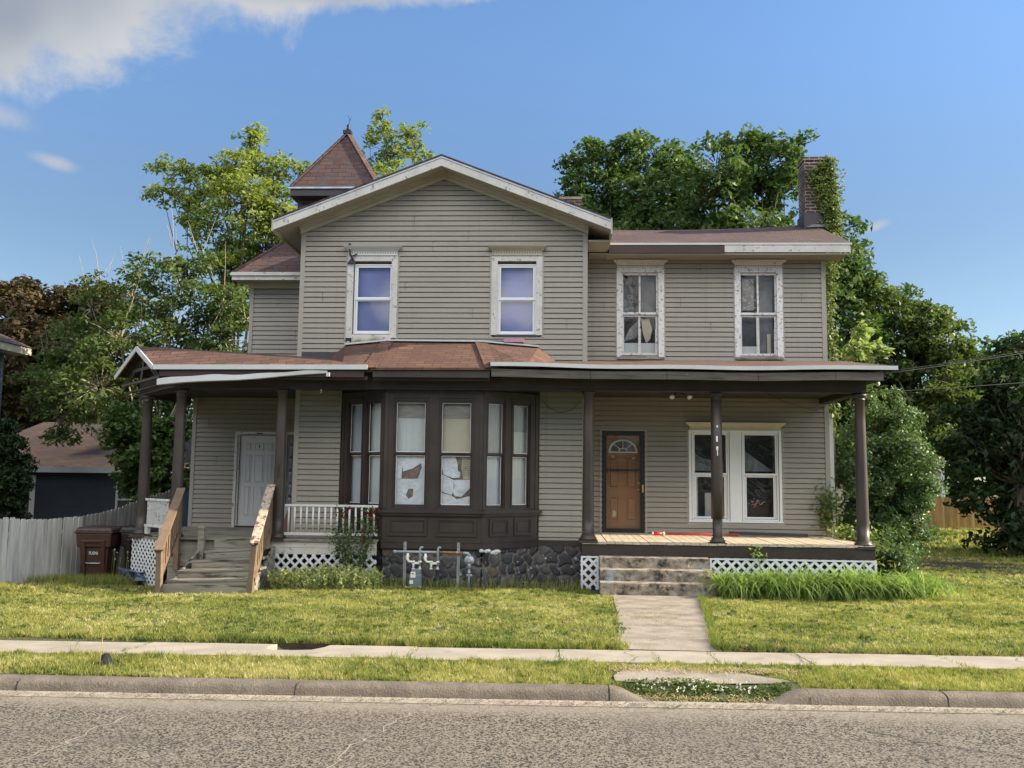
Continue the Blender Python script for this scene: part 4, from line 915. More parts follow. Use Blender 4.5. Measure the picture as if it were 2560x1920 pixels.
def vn(x, y, s):
    x += s*7.3; y += s*3.1; xi, yi = math.floor(x), math.floor(y); fx, fy = x-xi, y-yi; fx = fx*fx*(3-2*fx); fy = fy*fy*(3-2*fy)
    g = lambda a, b: _vg[a % 64][b % 64]
    return (g(xi, yi)*(1-fx)+g(xi+1, yi)*fx)*(1-fy)+(g(xi, yi+1)*(1-fx)+g(xi+1, yi+1)*fx)*fy
CS = thing('concrete_steps', 'three crumbling concrete steps in front of the right porch deck', 'steps', (1.68, 15, -.25))
for i, (y0, y1, z0, z1, xa, xb) in enumerate(((14.52, 14.86, -.35, .02, .74, 2.60), (14.82, 15.16, .0, .20, .755, 2.62), (15.12, 15.50, .17, .372, .765, 2.60))):
    mb = MB(); rough_block(mb, xa, xb, y0, y1, z0, z1, .024 if i == 0 else .014); mb.build('step', 'step_stone', CS)

# --- wooden steps and handrails of the left porch
rj = random.Random(21)
ws = [  # y front, top z left/right, x left/right
    (14.12, -.02, .03, -6.25, -4.84), (14.42, .10, .17, -6.22, -4.80), (14.74, .235, .315, -6.12, -4.86), (15.08, .37, .45, -6.02, -4.95)]
for y, zl, zr_, xa, xb in ws:
    mb = MB()
    mb.hexa([(xa, y-.02, zl-.038), (xb, y-.02, zr_-.038), (xb, y+.30, zr_-.038), (xa, y+.30, zl-.038), (xa, y-.02, zl), (xb, y-.02, zr_), (xb, y+.30, zr_), (xa, y+.30, zl)])
    st = mb.build('tread', 'old_wood', H, bevel=.006)
    mb = MB(); mb.hexa([(xa+.03, y-.008, zl-.145), (xb-.05, y-.008, zr_-.145), (xb-.05, y+.02, zr_-.145), (xa+.03, y+.02, zl-.145), (xa+.03, y-.008, zl-.042), (xb-.05, y-.008, zr_-.042), (xb-.05, y+.02, zr_-.042), (xa+.03, y+.02, zl-.042)]); mb.build('riser', 'old_wood', H, bevel=.004)
mb = MB(); mb.box(-6.28, -4.86, 14.05, 14.10, -.30, -.07); mb.build('riser', 'old_wood', H, bevel=.004)
mb = MB(); mb.box(-5.98, -5.1, 15.40, 15.44, .40, .53); mb.box(-6.02, -5.05, 15.36, 15.40, .30, .395); mb.build('riser', 'old_wood', H, bevel=.004)
mb = MB()
for x in (-6.22, -4.94): mb = MB(); mb.prism([(x, 14.15, -.3), (x, 14.15, -.10), (x, 15.45, .44), (x, 15.45, -.3)], (.04, 0, 0)); mb.build('stair_stringer', 'old_wood', H)
def handrail(p0, p1, mat, post_z0, bal=7, lean=0):
    p0, p1 = Vector(p0), Vector(p1); d = p1-p0
    mb = MB(); mb.bar(p0-d.normalized()*.06, p1, .145, .04); hr = mb.build('handrail', mat, H, bevel=.006)
    mb = MB(); mb.bar(p0+Vector((0, .03, -.60)), p1+Vector((0, 0, -.66)), .04, .09); mb.build('bottom_rail', 'rail_wood', hr)
    mb = MB(); q = p0+Vector((lean, .03, 0)); mb.hexa([(q.x-.045, q.y-.045, post_z0), (q.x+.045, q.y-.045, post_z0), (q.x+.045, q.y+.045, post_z0), (q.x-.045, q.y+.045, post_z0), (p0.x-.045, p0.y-.015, p0.z-.02), (p0.x+.045, p0.y-.015, p0.z-.02), (p0.x+.045, p0.y+.075, p0.z+.0), (p0.x-.045, p0.y+.075, p0.z+.0)]); mb.build('post', 'rail_wood', hr, bevel=.005)
    mb = MB(); q = p1; mb.box(q.x-.045, q.x+.045, q.y-.1, q.y-.01, .0, q.z-.03); mb.build('post', 'rail_wood', hr, bevel=.005)
    for k in range(1, bal+1):
        c = p0.lerp(p1, k/(bal+1)); mb = MB(); mb.box(c.x-.02, c.x+.02, c.y-.02, c.y+.02, c.z-.63, c.z-.01); mb.build('baluster', 'rail_wood', hr)
handrail((-6.32, 13.98, .50), (-6.66, 15.50, 1.42), 'rail_wood', -.30, 8, .02)
handrail((-4.80, 14.06, .62), (-5.03, 15.50, 1.50), 'rail_wood_bare', -.28, 8, -.06)
mb = MB(); mb.box(-6.85, -5.02, 15.52, 15.55, -.4, .52); mb.build('deck_skirt', 'old_wood', H, label='dark weathered boards behind the wooden steps')
mb = MB(); mb.box(-6.23, -6.12, 15.28, 15.36, .15, .78); mb.build('newel_stub', 'old_wood', H, bevel=.006)

# --- balustrades
def balustrade(F, u0, u1, z0, z1, n, r, mat, label=None, square=False):
    mb = MB()
    mb.bar(F(u0, 0, z1-.02), F(u1, 0, z1-.02), .05, .04); mb.bar(F(u0, 0, z0+.02), F(u1, 0, z0+.02), .05, .045)
    rl = mb.build('railing', mat, H, bevel=.004, label=label)
    for k in range(n):
        u = u0+.07+(u1-u0-.14)*k/(n-1); mb = MB()
        if square: mb.fbox(F, u-.010, u+.010, -.010, .010, z0+.03, z1-.03)
        else: mb.tube([F(u+random.uniform(-.004, .004), 0, z0+.03), F(u, 0, z1-.03)], r, 8)
        mb.build('baluster', mat, rl)
balustrade(Frame((0, 15.60), (1, 0)), -4.80, -3.13, .63, 1.17, 15, .018, 'white_paint', 'white baluster railing beside the bay window')
FA = Frame((-7.62, 16.22), (.80, -.60)); balustrade(FA, 0, .86, .70, 1.22, 19, .012, 'white_peel', 'peeling white railing at the left porch corner', True)
mb = MB()
for u in (.04, .55): mb.fbox(FA, u, u+.10, -.03, .03, .57, .70)
mb.build('railing_block', 'white_paint', H)

# --- foundation
fr = np.random.default_rng(12); CP = []
for i in range(30):
    for j in range(6): CP.append((i*.235+(.11 if j % 2 else 0)+fr.uniform(-.07, .07), j*.185-.55+fr.uniform(-.05, .05), fr.random()))
CP = np.array(CP); VV = []; FF = []; RR = []; u_off = 0
for p, q in (((-4.95, 16.47), (-4.0, 16.47)), ((-4.0, 16.47), (-3.05, 15.72)), ((-3.05, 15.72), (-1.30, 15.72)), ((-1.30, 15.72), (-.33, 16.47)), ((-.33, 16.47), (.55, 16.47))):
    F = Frame(p, (q[0]-p[0], q[1]-p[1])); L = math.dist(p, q); n_ = int(L/.018); m_ = 52
    uu_, zz_ = np.meshgrid(np.linspace(0, L, n_+1), np.linspace(-.5, .44, m_+1)); us = uu_+u_off+.02*np.sin(zz_*31); zs_ = zz_+.02*np.sin((uu_+u_off)*23)
    D = np.sqrt((us[..., None]-CP[:, 0])**2+((zs_[..., None]-CP[:, 1])*1.15)**2); o_ = np.argsort(D, -1)[..., :2]; d1 = np.take_along_axis(D, o_[..., :1], -1)[..., 0]; d2 = np.take_along_axis(D, o_[..., 1:], -1)[..., 0]
    e = d2-d1; bul = np.clip(e/.10, 0, 1)**.5*.045; cell = CP[o_[..., 0], 2]
    P3 = np.stack([F.p.x+F.u.x*uu_+F.n.x*bul, F.p.y+F.u.y*uu_+F.n.y*bul, zz_], -1).reshape(-1, 3)
    i_, j_ = np.meshgrid(np.arange(n_), np.arange(m_)); a_ = (j_*(n_+1)+i_).ravel(); FF.append(np.stack([a_, a_+1, a_+n_+2, a_+n_+1], 1)+sum(len(v) for v in VV)); VV.append(P3)
    RR.append(np.where(e[:-1, :-1].ravel() < .022, -1, cell[:-1, :-1].ravel())); u_off += L
fastmesh('foundation', np.concatenate(VV), np.concatenate(FF), 'field_stone', parent=H, rnd=np.concatenate(RR))
mb = MB(); mb.box(-.30, .47, 16.44, 16.478, .43, .545); mb.build('sill_board', 'brown_paint', H)
mb = MB()
for _ in range(9): mb.lathe((random.uniform(-.2, .2)-1.15, 15.62, .38+random.uniform(-.03, .02)), [(.01, -.03), (.05, -.01), (.045, .02), (.01, .04)], 7)
mb.build('foam_blob', 'white_paint', H)

# ================================================================ windows and doors
def ring(mb, F, u0, u1, z0, z1, w, n0, n1, wt=None, wb=None):
    wt = w if wt is None else wt; wb = w if wb is None else wb
    mb.fbox(F, u0, u0+w, n0, n1, z0, z1); mb.fbox(F, u1-w, u1, n0, n1, z0, z1)
    mb.fbox(F, u0+w, u1-w, n0, n1, z1-wt, z1); mb.fbox(F, u0+w, u1-w, n0, n1, z0, z0+wb)
def cornice(F, u0, u1, z0, z1, mat, par, dots=True):
    mb = MB(); a, b = u0, u1
    h = z1-z0
    mb.fbox(F, a, b, .0, .055, z0, z0+h*.42)
    # flaring crown
    steps = [(z0+h*.42, .06, 0), (z0+h*.58, .085, .02), (z0+h*.75, .12, .05), (z0+h*.9, .145, .08), (z0+h, .155, .085)]
    for (za, na, ea), (zb, nb, eb) in zip(steps[:-1], steps[1:]):
        mb.hexa([F(a-ea, na, za), F(b+ea, na, za), F(b+ea, 0, za), F(a-ea, 0, za), F(a-eb, nb, zb), F(b+eb, nb, zb), F(b+eb, 0, zb), F(a-eb, 0, zb)])
    c = mb.build('cornice', mat, par)
    if dots:
        mb = MB(); n = int((b-a-.04)/.046)
        for k in range(n):
            u = a+.03+(b-a-.06)*k/(n-1); z = z0+h*.27
            mb.hexa([F(u, .057, z-.014), F(u+.014, .057, z), F(u, .05, z-.014), F(u-.014, .057, z), F(u, .058, z+.014), F(u+.0141, .058, z), F(u, .05, z+.014), F(u-.0141, .058, z)])
            mb.fbox(F, u-.009, u+.009, .05, .0565, z-.009, z+.009)
        mb.build('drilled_trim', 'black', par)
    return c
def reveal(mb, F, u0, u1, z0, z1, depth=.12):
    mb.fbox(F, u0-.01, u0, -depth, .0, z0, z1); mb.fbox(F, u1, u1+.01, -depth, .0, z0, z1); mb.fbox(F, u0, u1, -depth, .0, z1, z1+.01); mb.fbox(F, u0, u1, -depth, .0, z0-.01, z0)
def gable_window(u0, u1, g0, g1, label, worn):
    F = FG; zb, zt = 4.30, 5.90
    if not worn: zb = 4.37
    mb = MB(); cw = .115
    mb.fbox(F, u0, u0+cw, 0, .035, zb, zt); mb.fbox(F, u1-cw, u1, 0, .035, zb, zt); mb.fbox(F, u0, u1, .0, .038, zt-.01, zt+.005)
    mb.fbox(F, u0+cw, u1-cw, 0, .034, zt-.10, zt-.01)
    reveal(mb, F, u0+cw, u1-cw, zb, zt-.10, .08)
    wn = mb.build('window', 'white_peel_light', H, label=label)
    bxs('j_channel', 'siding_trim', wn, F, [(u0-.03, u0-.002, 0, .030, zb-.04, zt), (u1+.002, u1+.03, 0, .030, zb-.04, zt)])
    cornice(F, u0+.01, u1-.01, zt+.006, 6.08, 'white_paint' if worn else 'cream_paint', wn)
    fz0, fz1 = 4.385, 5.745; a, b = g0-.065, g1+.065
    mb = MB(); ring(mb, F, a, b, fz0, fz1, .025, -.055, -.005); mid = 5.065
    mb.fbox(F, a+.025, b-.025, -.04, -.012, mid-.018, mid+.022)
    ring(mb, F, a+.026, b-.026, mid, fz1-.026, .038, -.045, -.02); ring(mb, F, a+.026, b-.026, fz0+.026, mid, .038, -.052, -.03)
    mb.build('sash', 'vinyl_white', wn, bevel=.003)
    bxs('pane', 'film_glass', wn, F, [(g0, g1, -.044, -.040, mid+.02, 5.70), (g0, g1, -.050, -.046, 4.44, mid-.02)])
    mb = MB(); mb.fbox(F, a+.03, b-.03, -.115, -.105, fz0, fz1); mb.build('reflection_panel', 'violet_reflection', wn)
    mb = MB()
    if worn:
        mb.fbox(F, u0+cw, u1-.10, .0, .03, 4.21, 4.37); s_ = mb.build('sill', 'white_peel_light', wn)
        mb = MB()
        for k in range(14):
            u = u0+.16+k*.04; mb.lathe(tuple(F(u, .03, 4.245+.018*math.sin(k*.8)+k*.0035)), [(.005, -.045), (.035, -.02), (.04, .015), (.015, .04)], 7)
        mb.build('insulation', 'paper_tan', wn)
        mb = MB(); mb.fbox(F, u0+.005, u0+.10, 0, .03, 4.13, 4.285); mb.fbox(F, u1-.09, u1-.02, 0, .02, 4.2, 4.30); b_ = mb.build('corner_block', 'black', wn)
        mb = MB(); c = F(u0+.052, .032, 4.20)
        for r in (.034, .018): 
            n_ = 14
            for k in range(n_):
                t0_, t1_ = 2*math.pi*k/n_, 2*math.pi*(k+1)/n_; mb.bar(c+Vector((r*math.cos(t0_), 0, r*math.sin(t0_))), c+Vector((r*math.cos(t1_), 0, r*math.sin(t1_))), .006, .006)
        mb.build('rosette', 'putty', wn)
    else:
        mb.fbox(F, u0+.08, u1-.08, .0, .03, 4.335, 4.365); mb.build('sill', 'siding_dark', wn)
    return wn
gable_window(-4.02, -3.05, -3.82, -3.20, 'upstairs window with torn sill and exposed insulation', True)
gable_window(-1.24, -.27, -1.06, -.45, 'upstairs window with dentil cornice', False)
mb = MB(); F = FG   # black wrought bracket holding nothing beside the left upstairs window
mb.tube([F(-3.99, .07, 6.12), F(-3.985, .08, 6.02), F(-3.97, .09, 5.93), F(-3.93, .085, 5.85), F(-3.91, .07, 5.80)], .019, 8); mb.lathe(tuple(F(-3.985, .07, 6.11)), [(.022, -.03), (.03, 0), (.024, .02)], 8)
mb.hexa([F(-4.02, .09, 5.745), F(-3.86, .09, 5.745), F(-3.86, .04, 5.745), F(-4.02, .04, 5.745), F(-3.955, .085, 5.83), F(-3.90, .085, 5.83), F(-3.90, .05, 5.83), F(-3.955, .05, 5.83)])
mb.bar(F(-3.92, .07, 5.89), F(-3.84, .06, 5.93), .03, .02)
mb.build('lamp_bracket', 'black', H)

def wing_window(u0, u1, g0, g1, label, var):
    F = FW; zb, zt = 4.12, 5.94
    mb = MB(); cw = .115
    mb.fbox(F, u0, u0+cw, 0, .035, zb, zt); mb.fbox(F, u1-cw, u1, 0, .035, zb, zt); mb.fbox(F, u0+cw, u1-cw, 0, .033, zt-.09, zt)
    reveal(mb, F, u0+cw, u1-cw, zb, zt-.09, .07)
    wn = mb.build('window', 'white_peel', H, label=label)
    mb = MB(); mb.fbox(F, u0-.025, u0-.002, 0, .028, zb-.05, zt); mb.fbox(F, u1+.002, u1+.025, 0, .028, zb-.05, zt); mb.fbox(F, u0-.025, u1+.025, 0, .026, zb-.075, zb-.05); mb.build('j_channel', 'siding_trim', wn)
    cornice(F, u0+.01, u1-.01, zt+.001, 6.08, 'white_peel_light', wn)
    fz0, fz1 = 4.17, 5.845; a, b = g0-.05, g1+.05; mid = 5.0; c = (g0+g1)/2
    mb = MB(); ring(mb, F, a, b, mid-.01, fz1, .045, -.05, -.015); mb.fbox(F, c-.018, c+.018, -.045, -.02, mid, fz1)
    ring(mb, F, a+.012, b-.012, fz0, mid-.011, .04, -.075, -.055); mb.fbox(F, c-.014, c+.014, -.07, -.058, fz0, mid-.01)
    mb.build('sash', 'white_peel', wn)
    mb = MB(); mb.fbox(F, a, b, -.0, .05, zb-.05, zb+.03); mb.fbox(F, u0+.01, u1-.01, -.0, .065, zb-.05, zb-.01); mb.build('sill', 'old_wood', wn)
    bxs('pane', 'glass', wn, F, [(g0, g1, -.036, -.032, mid+.02, fz1-.03), (g0, g1, -.068, -.064, fz0+.03, mid-.03)])
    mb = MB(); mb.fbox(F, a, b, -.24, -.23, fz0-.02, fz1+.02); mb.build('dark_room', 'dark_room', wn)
    mb = MB(); rj = random.Random(var)
    if var == 1:
        mb.fbox(F, g0-.01, g1+.01, -.12, -.11, 4.17, 4.42); mb.build('white_board', 'curtain', wn)
        mb = MB()
        for k in range(9): u = g0+.02+k*.03; mb.bar(F(u, -.11, 4.45+k*.01), F(u+.12-k*.003, -.12, 4.72+k*.028), .004, .008)
        mb.build('plastic_sheet', 'curtain', wn)
        mb = MB(); mb.face([F(c+.03, -.13, 4.92), F(c+.20, -.13, 4.92), F(c+.26, -.13, 4.70), F(c+.22, -.13, 4.5), F(c+.14, -.13, 4.42), F(c+.08, -.13, 4.6)]); mb.build('newspaper', 'paper_tan', wn)
        mb = MB(); mb.face([F(c+.02, -.2, 5.05), F(g1, -.2, 5.05), F(g1, -.2, 5.8), F(c+.02, -.2, 5.8)]); mb.face([F(g0, -.2, 5.05), F(c-.10, -.2, 5.05), F(c-.13, -.2, 5.8), F(g0, -.2, 5.8)]); mb.build('curtain', 'grey_curtain', wn)
    else:
        mb.fbox(F, g0-.01, c-.01, -.12, -.11, 4.17, 4.36); mb.build('white_board', 'curtain', wn)
        mb = MB(); mb.face([F(g0+.04, -.12, 5.10), F(c-.06, -.12, 5.10), F(c-.05, -.12, 5.75), F(g0+.05, -.12, 5.75)]); mb.build('plastic_sheet', 'paper_grey', wn)
        mb = MB()
        for k in range(26): 
            a_ = rj.uniform(0, 6.3); u = rj.uniform(g0+.05, c-.06); z = rj.uniform(5.14, 5.45) if k < 16 else rj.uniform(5.5, 5.72); mb.bar(F(u, -.108, z), F(u+.045*math.cos(a_), -.108, z+.045*math.sin(a_)), .004, .010)
        mb.build('crumpled_film', 'white_film', wn)
        mb = MB(); mb.face([F(c+.02, -.2, 4.2), F(g1, -.2, 4.2), F(g1, -.2, 5.8), F(c+.02, -.2, 5.8)]); mb.build('curtain', 'grey_curtain', wn)
        mb = MB(); mb.fbox(F, c+.2, c+.27, -.15, -.14, 4.2, 4.62); mb.build('inside_post', 'paper_tan', wn)
    mb = MB()
    for (p, q) in ((mid+.0, g0), (mid, c+.02)):
        mb.fbox(F, q, q+(g1-g0)/2-.03, -.031, -.027, mid+.022, mid+.034)
    for q in (g0+.005, g1-.012, c+.02, c-.028): mb.fbox(F, q, q+.007, -.063, -.06, fz0+.04, mid-.04 if rj.random() < .7 else mid-.3)
    mb.build('putty_line', 'putty', wn)
wing_window(1.22, 2.17, 1.36, 2.01, 'left window of the right wing, peeling, with plastic sheet and newspaper inside', 1)
wing_window(3.58, 4.53, 3.72, 4.38, 'right window of the right wing, peeling, with crumpled film in one pane', 2)

# --- double window of the right porch
F = FW
mb = MB(); zb, zt = .89, 2.66
mb.fbox(F, 2.64, 2.69, 0, .03, zb, zt); mb.fbox(F, 4.40, 4.45, 0, .03, zb, zt); mb.fbox(F, 3.44, 3.67, -.01, .025, zb, zt); mb.fbox(F, 2.69, 4.40, 0, .028, zt-.03, zt)
mb.fbox(F, 2.63, 4.46, 0, .04, zb-.035, zb)
wn = mb.build('window', 'vinyl_white', H, label='double sash window behind the right porch')
mb = MB(); mb.fbox(F, 2.60, 2.638, 0, .02, .82, 2.66); mb.fbox(F, 4.462, 4.50, 0, .02, .82, 2.66); mb.fbox(F, 2.60, 4.5, 0, .019, .80, .85); mb.build('j_channel', 'siding_trim', wn)
cornice(F, 2.66, 4.44, 2.661, 2.81, 'cream_paint', wn, dots=False)
for a, b, nm in ((2.70, 3.43, 'l'), (3.68, 4.39, 'r')):
    mb = MB(); ring(mb, F, a, b, zb, zt-.03, .03, -.04, .012); mid = 1.80
    ring(mb, F, a+.031, b-.031, mid-.01, zt-.062, .028, -.02, .0); ring(mb, F, a+.045, b-.045, zb+.035, mid-.011, .05, -.06, -.035, wb=.04); mb.fbox(F, a+.03, b-.03, -.02, .006, mid-.022, mid+.018)
    mb.fbox(F, a+.031, a+.045, -.06, -.03, zb+.03, mid); mb.fbox(F, b-.045, b-.031, -.06, -.03, zb+.03, mid)
    sh = mb.build('sash', 'vinyl_white', wn, bevel=.003)
    bxs('pane', 'glass', wn, F, [(a+.05, b-.05, -.014, -.010, mid+.02, zt-.09), (a+.09, b-.09, -.05, -.046, zb+.07, mid-.06)])
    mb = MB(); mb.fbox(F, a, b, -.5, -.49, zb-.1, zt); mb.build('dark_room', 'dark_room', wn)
# draped translucent sheets (real geometry with folds)
pm('plastic_drape', (.20, .215, .23), .5, .3, 4, 20, stretch=(3, 1, 1))
mb = MB()
mb.face([F(3.72, -.2, 2.55), F(3.80, -.2, 2.25), F(4.34, -.2, 1.86), F(3.72, -.2, 1.86)]); mb.face([F(2.74, -.2, 2.3), F(2.9, -.2, 2.12), F(3.36, -.2, 2.02), F(3.36, -.2, 1.86), F(2.74, -.2, 1.86)])
mb.build('plastic_sheet', 'plastic_drape', wn)
mb = MB(); rj = random.Random(3)
for k in range(22):
    x = rj.uniform(3.78, 4.1); z = rj.uniform(1.45, 1.75); mb.tube([F(x, -.3, z), F(x+.1, -.3, z-.12), F(x+.26, -.3, z-.17)], .003, 3)
for k in range(10):
    x = rj.uniform(3.75, 4.3); z = rj.uniform(2.0, 2.55); mb.tube([F(x, -.25, z), F(x+.14, -.25, z-.08+rj.uniform(-.03, .1))], .003, 3)
for k in range(8):
    x = rj.uniform(2.76, 2.86); mb.tube([F(x, -.19, 2.25-k*.03), F(x+.2, -.19, 2.1-k*.02), F(x+.5, -.19, 2.06-k*.03)], .003, 3)
mb.build('drape_fold', 'plastic_drape', wn)
mb = MB(); mb.fbox(F, 3.0, 3.16, -.32, -.30, .9, 1.42); mb.fbox(F, 2.80, 2.86, -.3, -.28, .95, 1.74); mb.build('inside_board', 'curtain', wn)
mb = MB(); mb.fbox(F, 3.78, 4.28, -.48, -.30, .85, 1.30); mb.build('inside_dresser', 'brown_column', wn)
mb = MB()
for k in range(26):
    a = rj.uniform(0, 6.3); r = rj.uniform(.02, .16); mb.lathe(tuple(F(4.03+r*math.cos(a), -.28, 1.28+r*.6*math.sin(a)-.05)), [(.002, -.012), (.022, 0), (.002, .012)], 5)
mb.build('flower_bunch', 'petal_pink', wn)

# --- right door: black storm door over a tan panelled door with fan light
DR = MB(); DR.fbox(F, .885, .915, -.02, .03, .60, 2.66); DR.fbox(F, 1.785, 1.815, -.02, .03, .60, 2.66); DR.fbox(F, .915, 1.785, -.02, .03, 2.635, 2.66); DR.fbox(F, .915, 1.785, -.06, .03, .58, .625)
dr = DR.build('door', 'siding_trim', H, label='tan panelled front door behind a black storm door')
mb = MB(); ring(mb, F, .92, 1.78, .626, 2.634, .095, -.02, .015, wt=.095, wb=.085); mb.fbox(F, 1.0, 1.70, -.015, .010, 1.84, 1.875); sd = mb.build('storm_door', 'black_door', dr, bevel=.003)
mb = MB(); mb.fbox(F, 1.0, 1.70, -.010, -.006, .69, 2.56); mb.build('storm_glass', 'glass', dr)
mb = MB(); mb.fbox(F, .93, 1.77, -.11, -.09, .63, 2.63)
lf = mb.build('door_leaf', 'tan_door', dr)
def panel(par, F, a, b, z0, z1, n, mat, arch=0):
    mb = MB(); w = .018
    ring(mb, F, a, b, z0, z1, w, n, n+.009)
    mb.hexa([F(a+.035, n+.012, z0+.035), F(b-.035, n+.012, z0+.035), F(b-.022, n, z0+.022), F(a+.022, n, z0+.022), F(a+.035, n+.012, z1-.035), F(b-.035, n+.012, z1-.035), F(b-.022, n, z1-.022), F(a+.022, n, z1-.022)])
    mb.build('door_panel', mat, par)
for a, b in ((1.07, 1.27), (1.42, 1.62)):
    panel(dr, F, a, b, .85, 1.33, -.09, 'tan_door'); panel(dr, F, a, b, 1.50, 2.10, -.09, 'tan_door')
mb = MB(); c0 = (1.35, 2.22)
def arc(mb, r0_, r1_, n0, n1, steps=18):
    for k in range(steps):
        t0_, t1_ = math.pi*k/steps, math.pi*(k+1)/steps; s = .86
        q = [(c0[0]+r*math.cos(t), c0[1]+r*s*math.sin(t)) for r, t in ((r0_, t0_), (r1_, t0_), (r1_, t1_), (r0_, t1_))]
        mb.hexa([F(q[0][0], n1, q[0][1]), F(q[1][0], n1, q[1][1]), F(q[1][0], n0, q[1][1]), F(q[0][0], n0, q[0][1]), F(q[3][0], n1, q[3][1]), F(q[2][0], n1, q[2][1]), F(q[2][0], n0, q[2][1]), F(q[3][0], n0, q[3][1])])
arc(mb, .25, .285, -.089, -.075); arc(mb, .07, .088, -.089, -.077, 10); mb.fbox(F, 1.06, 1.64, -.089, -.074, 2.195, 2.222)
for t in (45, 90, 135):
    t = math.radians(t); mb.bar(F(c0[0]+.08*math.cos(t), -.082, c0[1]+.07*math.sin(t)), F(c0[0]+.26*math.cos(t), -.082, c0[1]+.22*math.sin(t)), .014, .012, up=F.n)
mb.build('fan_light', 'white_paint', dr)
mb = MB()
pts = [F(c0[0]+.26*math.cos(math.pi*k/16), -.0885, c0[1]+.22*math.sin(math.pi*k/16)) for k in range(17)]; mb.face(pts); mb.build('fan_glass', 'grey_curtain', dr)
mb = MB(); mb.fbox(F, 1.715, 1.745, .015, .035, 1.42, 1.57); mb.tube([F(1.73, .04, 1.44), F(1.735, .06, 1.49), F(1.73, .04, 1.55)], .008, 6); mb.build('handle', 'brass', dr, bevel=.003)
mb = MB(); mb.lathe(tuple(F(1.655, -.09, 1.47)), [(.02, -.0), (.028, -.02), (.03, -.04), (.015, -.055)], 12, axis='y'); mb.lathe(tuple(F(1.665, -.09, 1.60)), [(.022, -.0), (.022, -.02), (.01, -.025)], 12, axis='y'); mb.build('door_knob', 'brass', dr)
mb = MB(); mb.fbox(F, 1.13, 1.18, -.004, -.003, 2.09, 2.15); mb.fbox(F, 1.52, 1.58, -.004, -.003, 2.07, 2.11); mb.build('sticker', 'paper_grey', dr)
mb = MB(); mb.prism([F(1.14, -.08, .93), F(1.20, -.08, .93), F(1.22, -.08, 1.0), F(1.19, -.08, 1.06), F(1.15, -.08, 1.05)], (0, -.004, 0)); mb.build('torn_sticker', 'cream_paint', dr)

# --- left door with sidelight
F = FT
mb = MB(); mb.fbox(F, -6.80, -6.74, 0, .05, .52, 2.58); mb.fbox(F, -6.74, -5.40, 0, .05, 2.52, 2.58); mb.fbox(F, -5.46, -5.40, 0, .05, .52, 2.52); mb.fbox(F, -5.86, -5.74, -.02, .03, .52, 2.52)
mb.fbox(F, -6.735, -6.70, -.05, .02, .52, 2.52)
ld = mb.build('door', 'white_peel_light', H, label='white nine-panel door with a leaded sidelight')
mb = MB(); mb.fbox(F, -6.69, -5.865, -.06, -.02, .60, 2.50); mb.build('door_leaf', 'white_door', ld)
mb = MB(); mb.fbox(F, -6.73, -5.46, -.06, .03, .54, .60); mb.build('threshold', 'brown_paint', ld)
for r, (z0, z1) in enumerate(((2.17, 2.36), (1.50, 2.11), (.80, 1.44))):
    for a, b in ((-6.58, -6.45), (-6.39, -6.17), (-6.11, -5.98)): panel(ld, F, a, b, z0, z1, -.02, 'white_door')
mb = MB(); mb.fbox(F, -6.29, -6.27, -.018, -.005, 2.24, 2.30); mb.fbox(F, -6.33, -6.20, .05, .056, 2.53, 2.55); mb.build('door_viewer', 'black', ld)
mb = MB(); mb.fbox(F, -5.73, -5.47, -.04, -.03, 1.05, 2.5); mb.build('dark_room', 'paper_grey', ld)
mb = MB(); mb.fbox(F, -5.74, -5.46, -.04, -.0, .6, 1.06); mb.fbox(F, -5.74, -5.69, -.03, .005, 1.06, 2.52); mb.fbox(F, -5.51, -5.46, -.03, .005, 1.06, 2.52); sdl = mb.build('sidelight', 'white_door', ld)
mb = MB()
for k in range(5):
    z = 1.2+k*.27; mb.hexa([F(-5.60, -.018, z-.07), F(-5.57, -.018, z), F(-5.60, -.025, z-.07), F(-5.63, -.018, z), F(-5.60, -.018, z+.07), F(-5.571, -.018, z+.001), F(-5.60, -.025, z+.07), F(-5.629, -.018, z+.001)])
    mb.bar(F(-5.60, -.02, z+.07), F(-5.60, -.02, z+.2), .006, .006)
mb.build('leaded_pattern', 'white_film', ld)

# ================================================================ bay window
BW = thing  # bay is a part of the house
Fb = [Frame((-4.02, 16.45), (.96, -.80)), Frame((-3.06, 15.65), (1, 0)), Frame((-1.28, 15.65), (.96, .80))]
Lb = [math.hypot(.96, .80), 1.78, math.hypot(.96, .80)]
mb = MB()
wins = [[(.18, .61), (.73, 1.16)], [(.16, .78), (.98, 1.60)], [(.07, .48), (.64, 1.06)]]
zs0, zs1 = 1.15, 3.06
for F, L, ws_ in zip(Fb, Lb, wins):
    e = [0]+[v for w in ws_ for v in w]+[L]
    e[0] = -.0
    for a, b in zip(e[0::2], e[1::2]): mb.fbox(F, a+(.0 if a else .0), b, -.10, .0, zs0-.05, 3.23)
    for a, b in ws_: mb.fbox(F, a, b, -.10, -.001, zs1, 3.23)
    mb.fbox(F, .0, L, -.10, -.002, .42, 1.10)
bay = mb.build('bay_window', 'brown_paint', H, label='dark brown three-sided bay with papered-over windows')
mb = MB()
for F, L in zip(Fb, Lb): mb.fbox(F, -.05, L+.05, -.02, .075, 1.045, 1.10); mb.fbox(F, -.03, L+.03, -.02, .045, 1.00, 1.044); mb.fbox(F, -.01, L+.01, -.0, .025, .42, .53); mb.fbox(F, -.02, L+.02, -.0, .035, .53, .555)
mb.build('sill', 'brown_paint', bay)
mb = MB()
